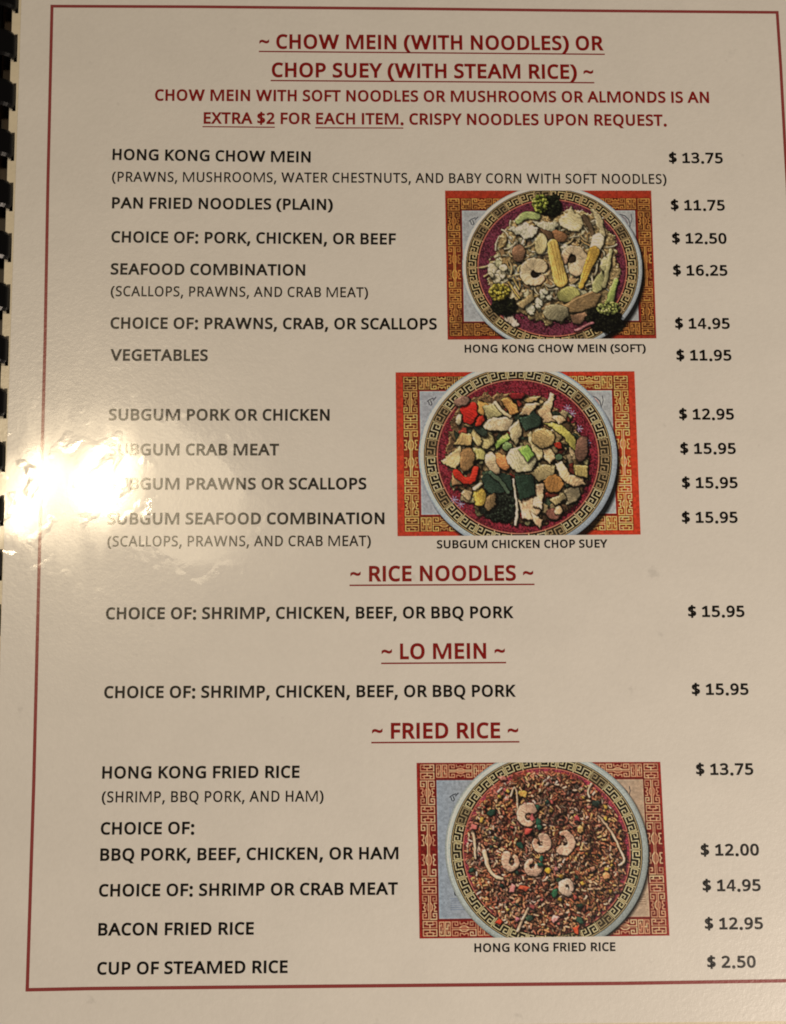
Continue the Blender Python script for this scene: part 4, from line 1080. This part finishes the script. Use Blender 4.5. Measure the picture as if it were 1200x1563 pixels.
for pts, w0, w1 in (([(482, 262), (484, 170), (470, 146), (455, 190)], 10, 8), ([(812, 140), (790, 172), (800, 196)], 12, 9),
    ([(838, 280), (890, 345), (930, 440), (945, 480), (918, 496)], 12, 10), ([(283, 345), (292, 400), (292, 462)], 15, 9),
    ([(332, 432), (345, 500), (370, 540), (408, 550)], 20, 12), ([(466, 778), (490, 725), (515, 682)], 12, 11), ([(470, 578), (525, 600)], 12, 10)):
    TB(P, pts, w0, w1, SPR, 'bean_sprout', warp=1.2)
PR, PT = (202, 158, 126), (204, 140, 104)
P.prawn(*M((528, 276)), 34 / KZ, 50 / KZ, 300, 40, PR, PT)
P.prawn(*M((580, 398)), 27 / KZ, 44 / KZ, -70, 205, PR, PT)
P.prawn(*M((682, 392)), 30 / KZ, 48 / KZ, 110, -110, PR, PT, ratio=1.25)
P.prawn(*M((447, 474)), 25 / KZ, 38 / KZ, 222, -42, PR, PT, ratio=1.3)
P.prawn(*M((540, 500)), 26 / KZ, 40 / KZ, 15, 260, PR, PT)
P.prawn(*M((685, 588)), 22 / KZ, 40 / KZ, 75, 395, (194, 162, 132), (190, 150, 126))
for x, y, a, b, c, r, n in ((418, 110, 20, 15, (196, 120, 98), 0, 'ham_cube'), (287, 326, 25, 15, (184, 96, 84), 10, 'ham_cube'), (742, 290, 18, 16, (176, 70, 66), 0, 'ham_cube'),
    (525, 346, 24, 15, (180, 66, 54), -20, 'ham_cube'), (548, 285, 16, 14, (172, 84, 78), 0, 'ham_cube'), (450, 590, 20, 27, (190, 116, 104), 0, 'ham_cube'), (628, 726, 20, 18, (200, 130, 116), 0, 'ham_cube'),
    (466, 726, 16, 12, (196, 110, 108), 0, 'ham_cube'), (385, 736, 15, 18, (196, 66, 40), 0, 'carrot_cube'), (718, 774, 20, 18, (196, 72, 42), 0, 'carrot_cube'), (502, 594, 26, 8, (178, 72, 46), 12, 'carrot_cube'),
    (605, 516, 14, 15, (206, 150, 50), 0, 'corn_kernel'), (510, 180, 22, 16, (196, 144, 70), 0, 'egg_piece'), (756, 340, 20, 18, (196, 146, 84), 0, 'egg_piece'), (866, 290, 12, 9, (206, 150, 62), 0, 'corn_kernel'),
    (862, 541, 18, 14, (196, 132, 84), 30, 'egg_piece'), (800, 510, 12, 12, (190, 128, 96), 0, 'ham_cube'),
    (363, 262, 22, 15, (34, 54, 40), 0, 'spring_onion'), (570, 236, 12, 14, (36, 60, 44), 0, 'spring_onion'), (572, 305, 20, 15, (40, 72, 52), 20, 'spring_onion'), (578, 328, 14, 13, (40, 72, 52), 0, 'spring_onion'),
    (486, 405, 20, 13, (36, 62, 46), 0, 'spring_onion'), (580, 463, 16, 14, (38, 76, 56), 0, 'spring_onion'), (575, 490, 14, 10, (38, 70, 50), 0, 'spring_onion'), (630, 616, 16, 18, (38, 74, 46), 0, 'spring_onion'),
    (520, 722, 18, 15, (46, 60, 44), 0, 'spring_onion'), (738, 738, 18, 13, (44, 66, 48), 0, 'spring_onion'), (274, 512, 14, 10, (40, 58, 42), 0, 'spring_onion'), (824, 222, 15, 17, (40, 48, 38), 0, 'spring_onion')):
    P.chunk(*M((x, y)), 1.08 * max(a, b) / KZ, c, n, n=4 if 'cube' in n else 6, squash=max(.6, min(a, b) / max(a, b)), warp=2.0, rough=.16)
P.build([(94.79, -199.44), (155.72, -200.04), (156.31, -241.74), (94.96, -241.34)], menu, 'printed photo of fried rice topped with prawns in a bowl', None, pm)
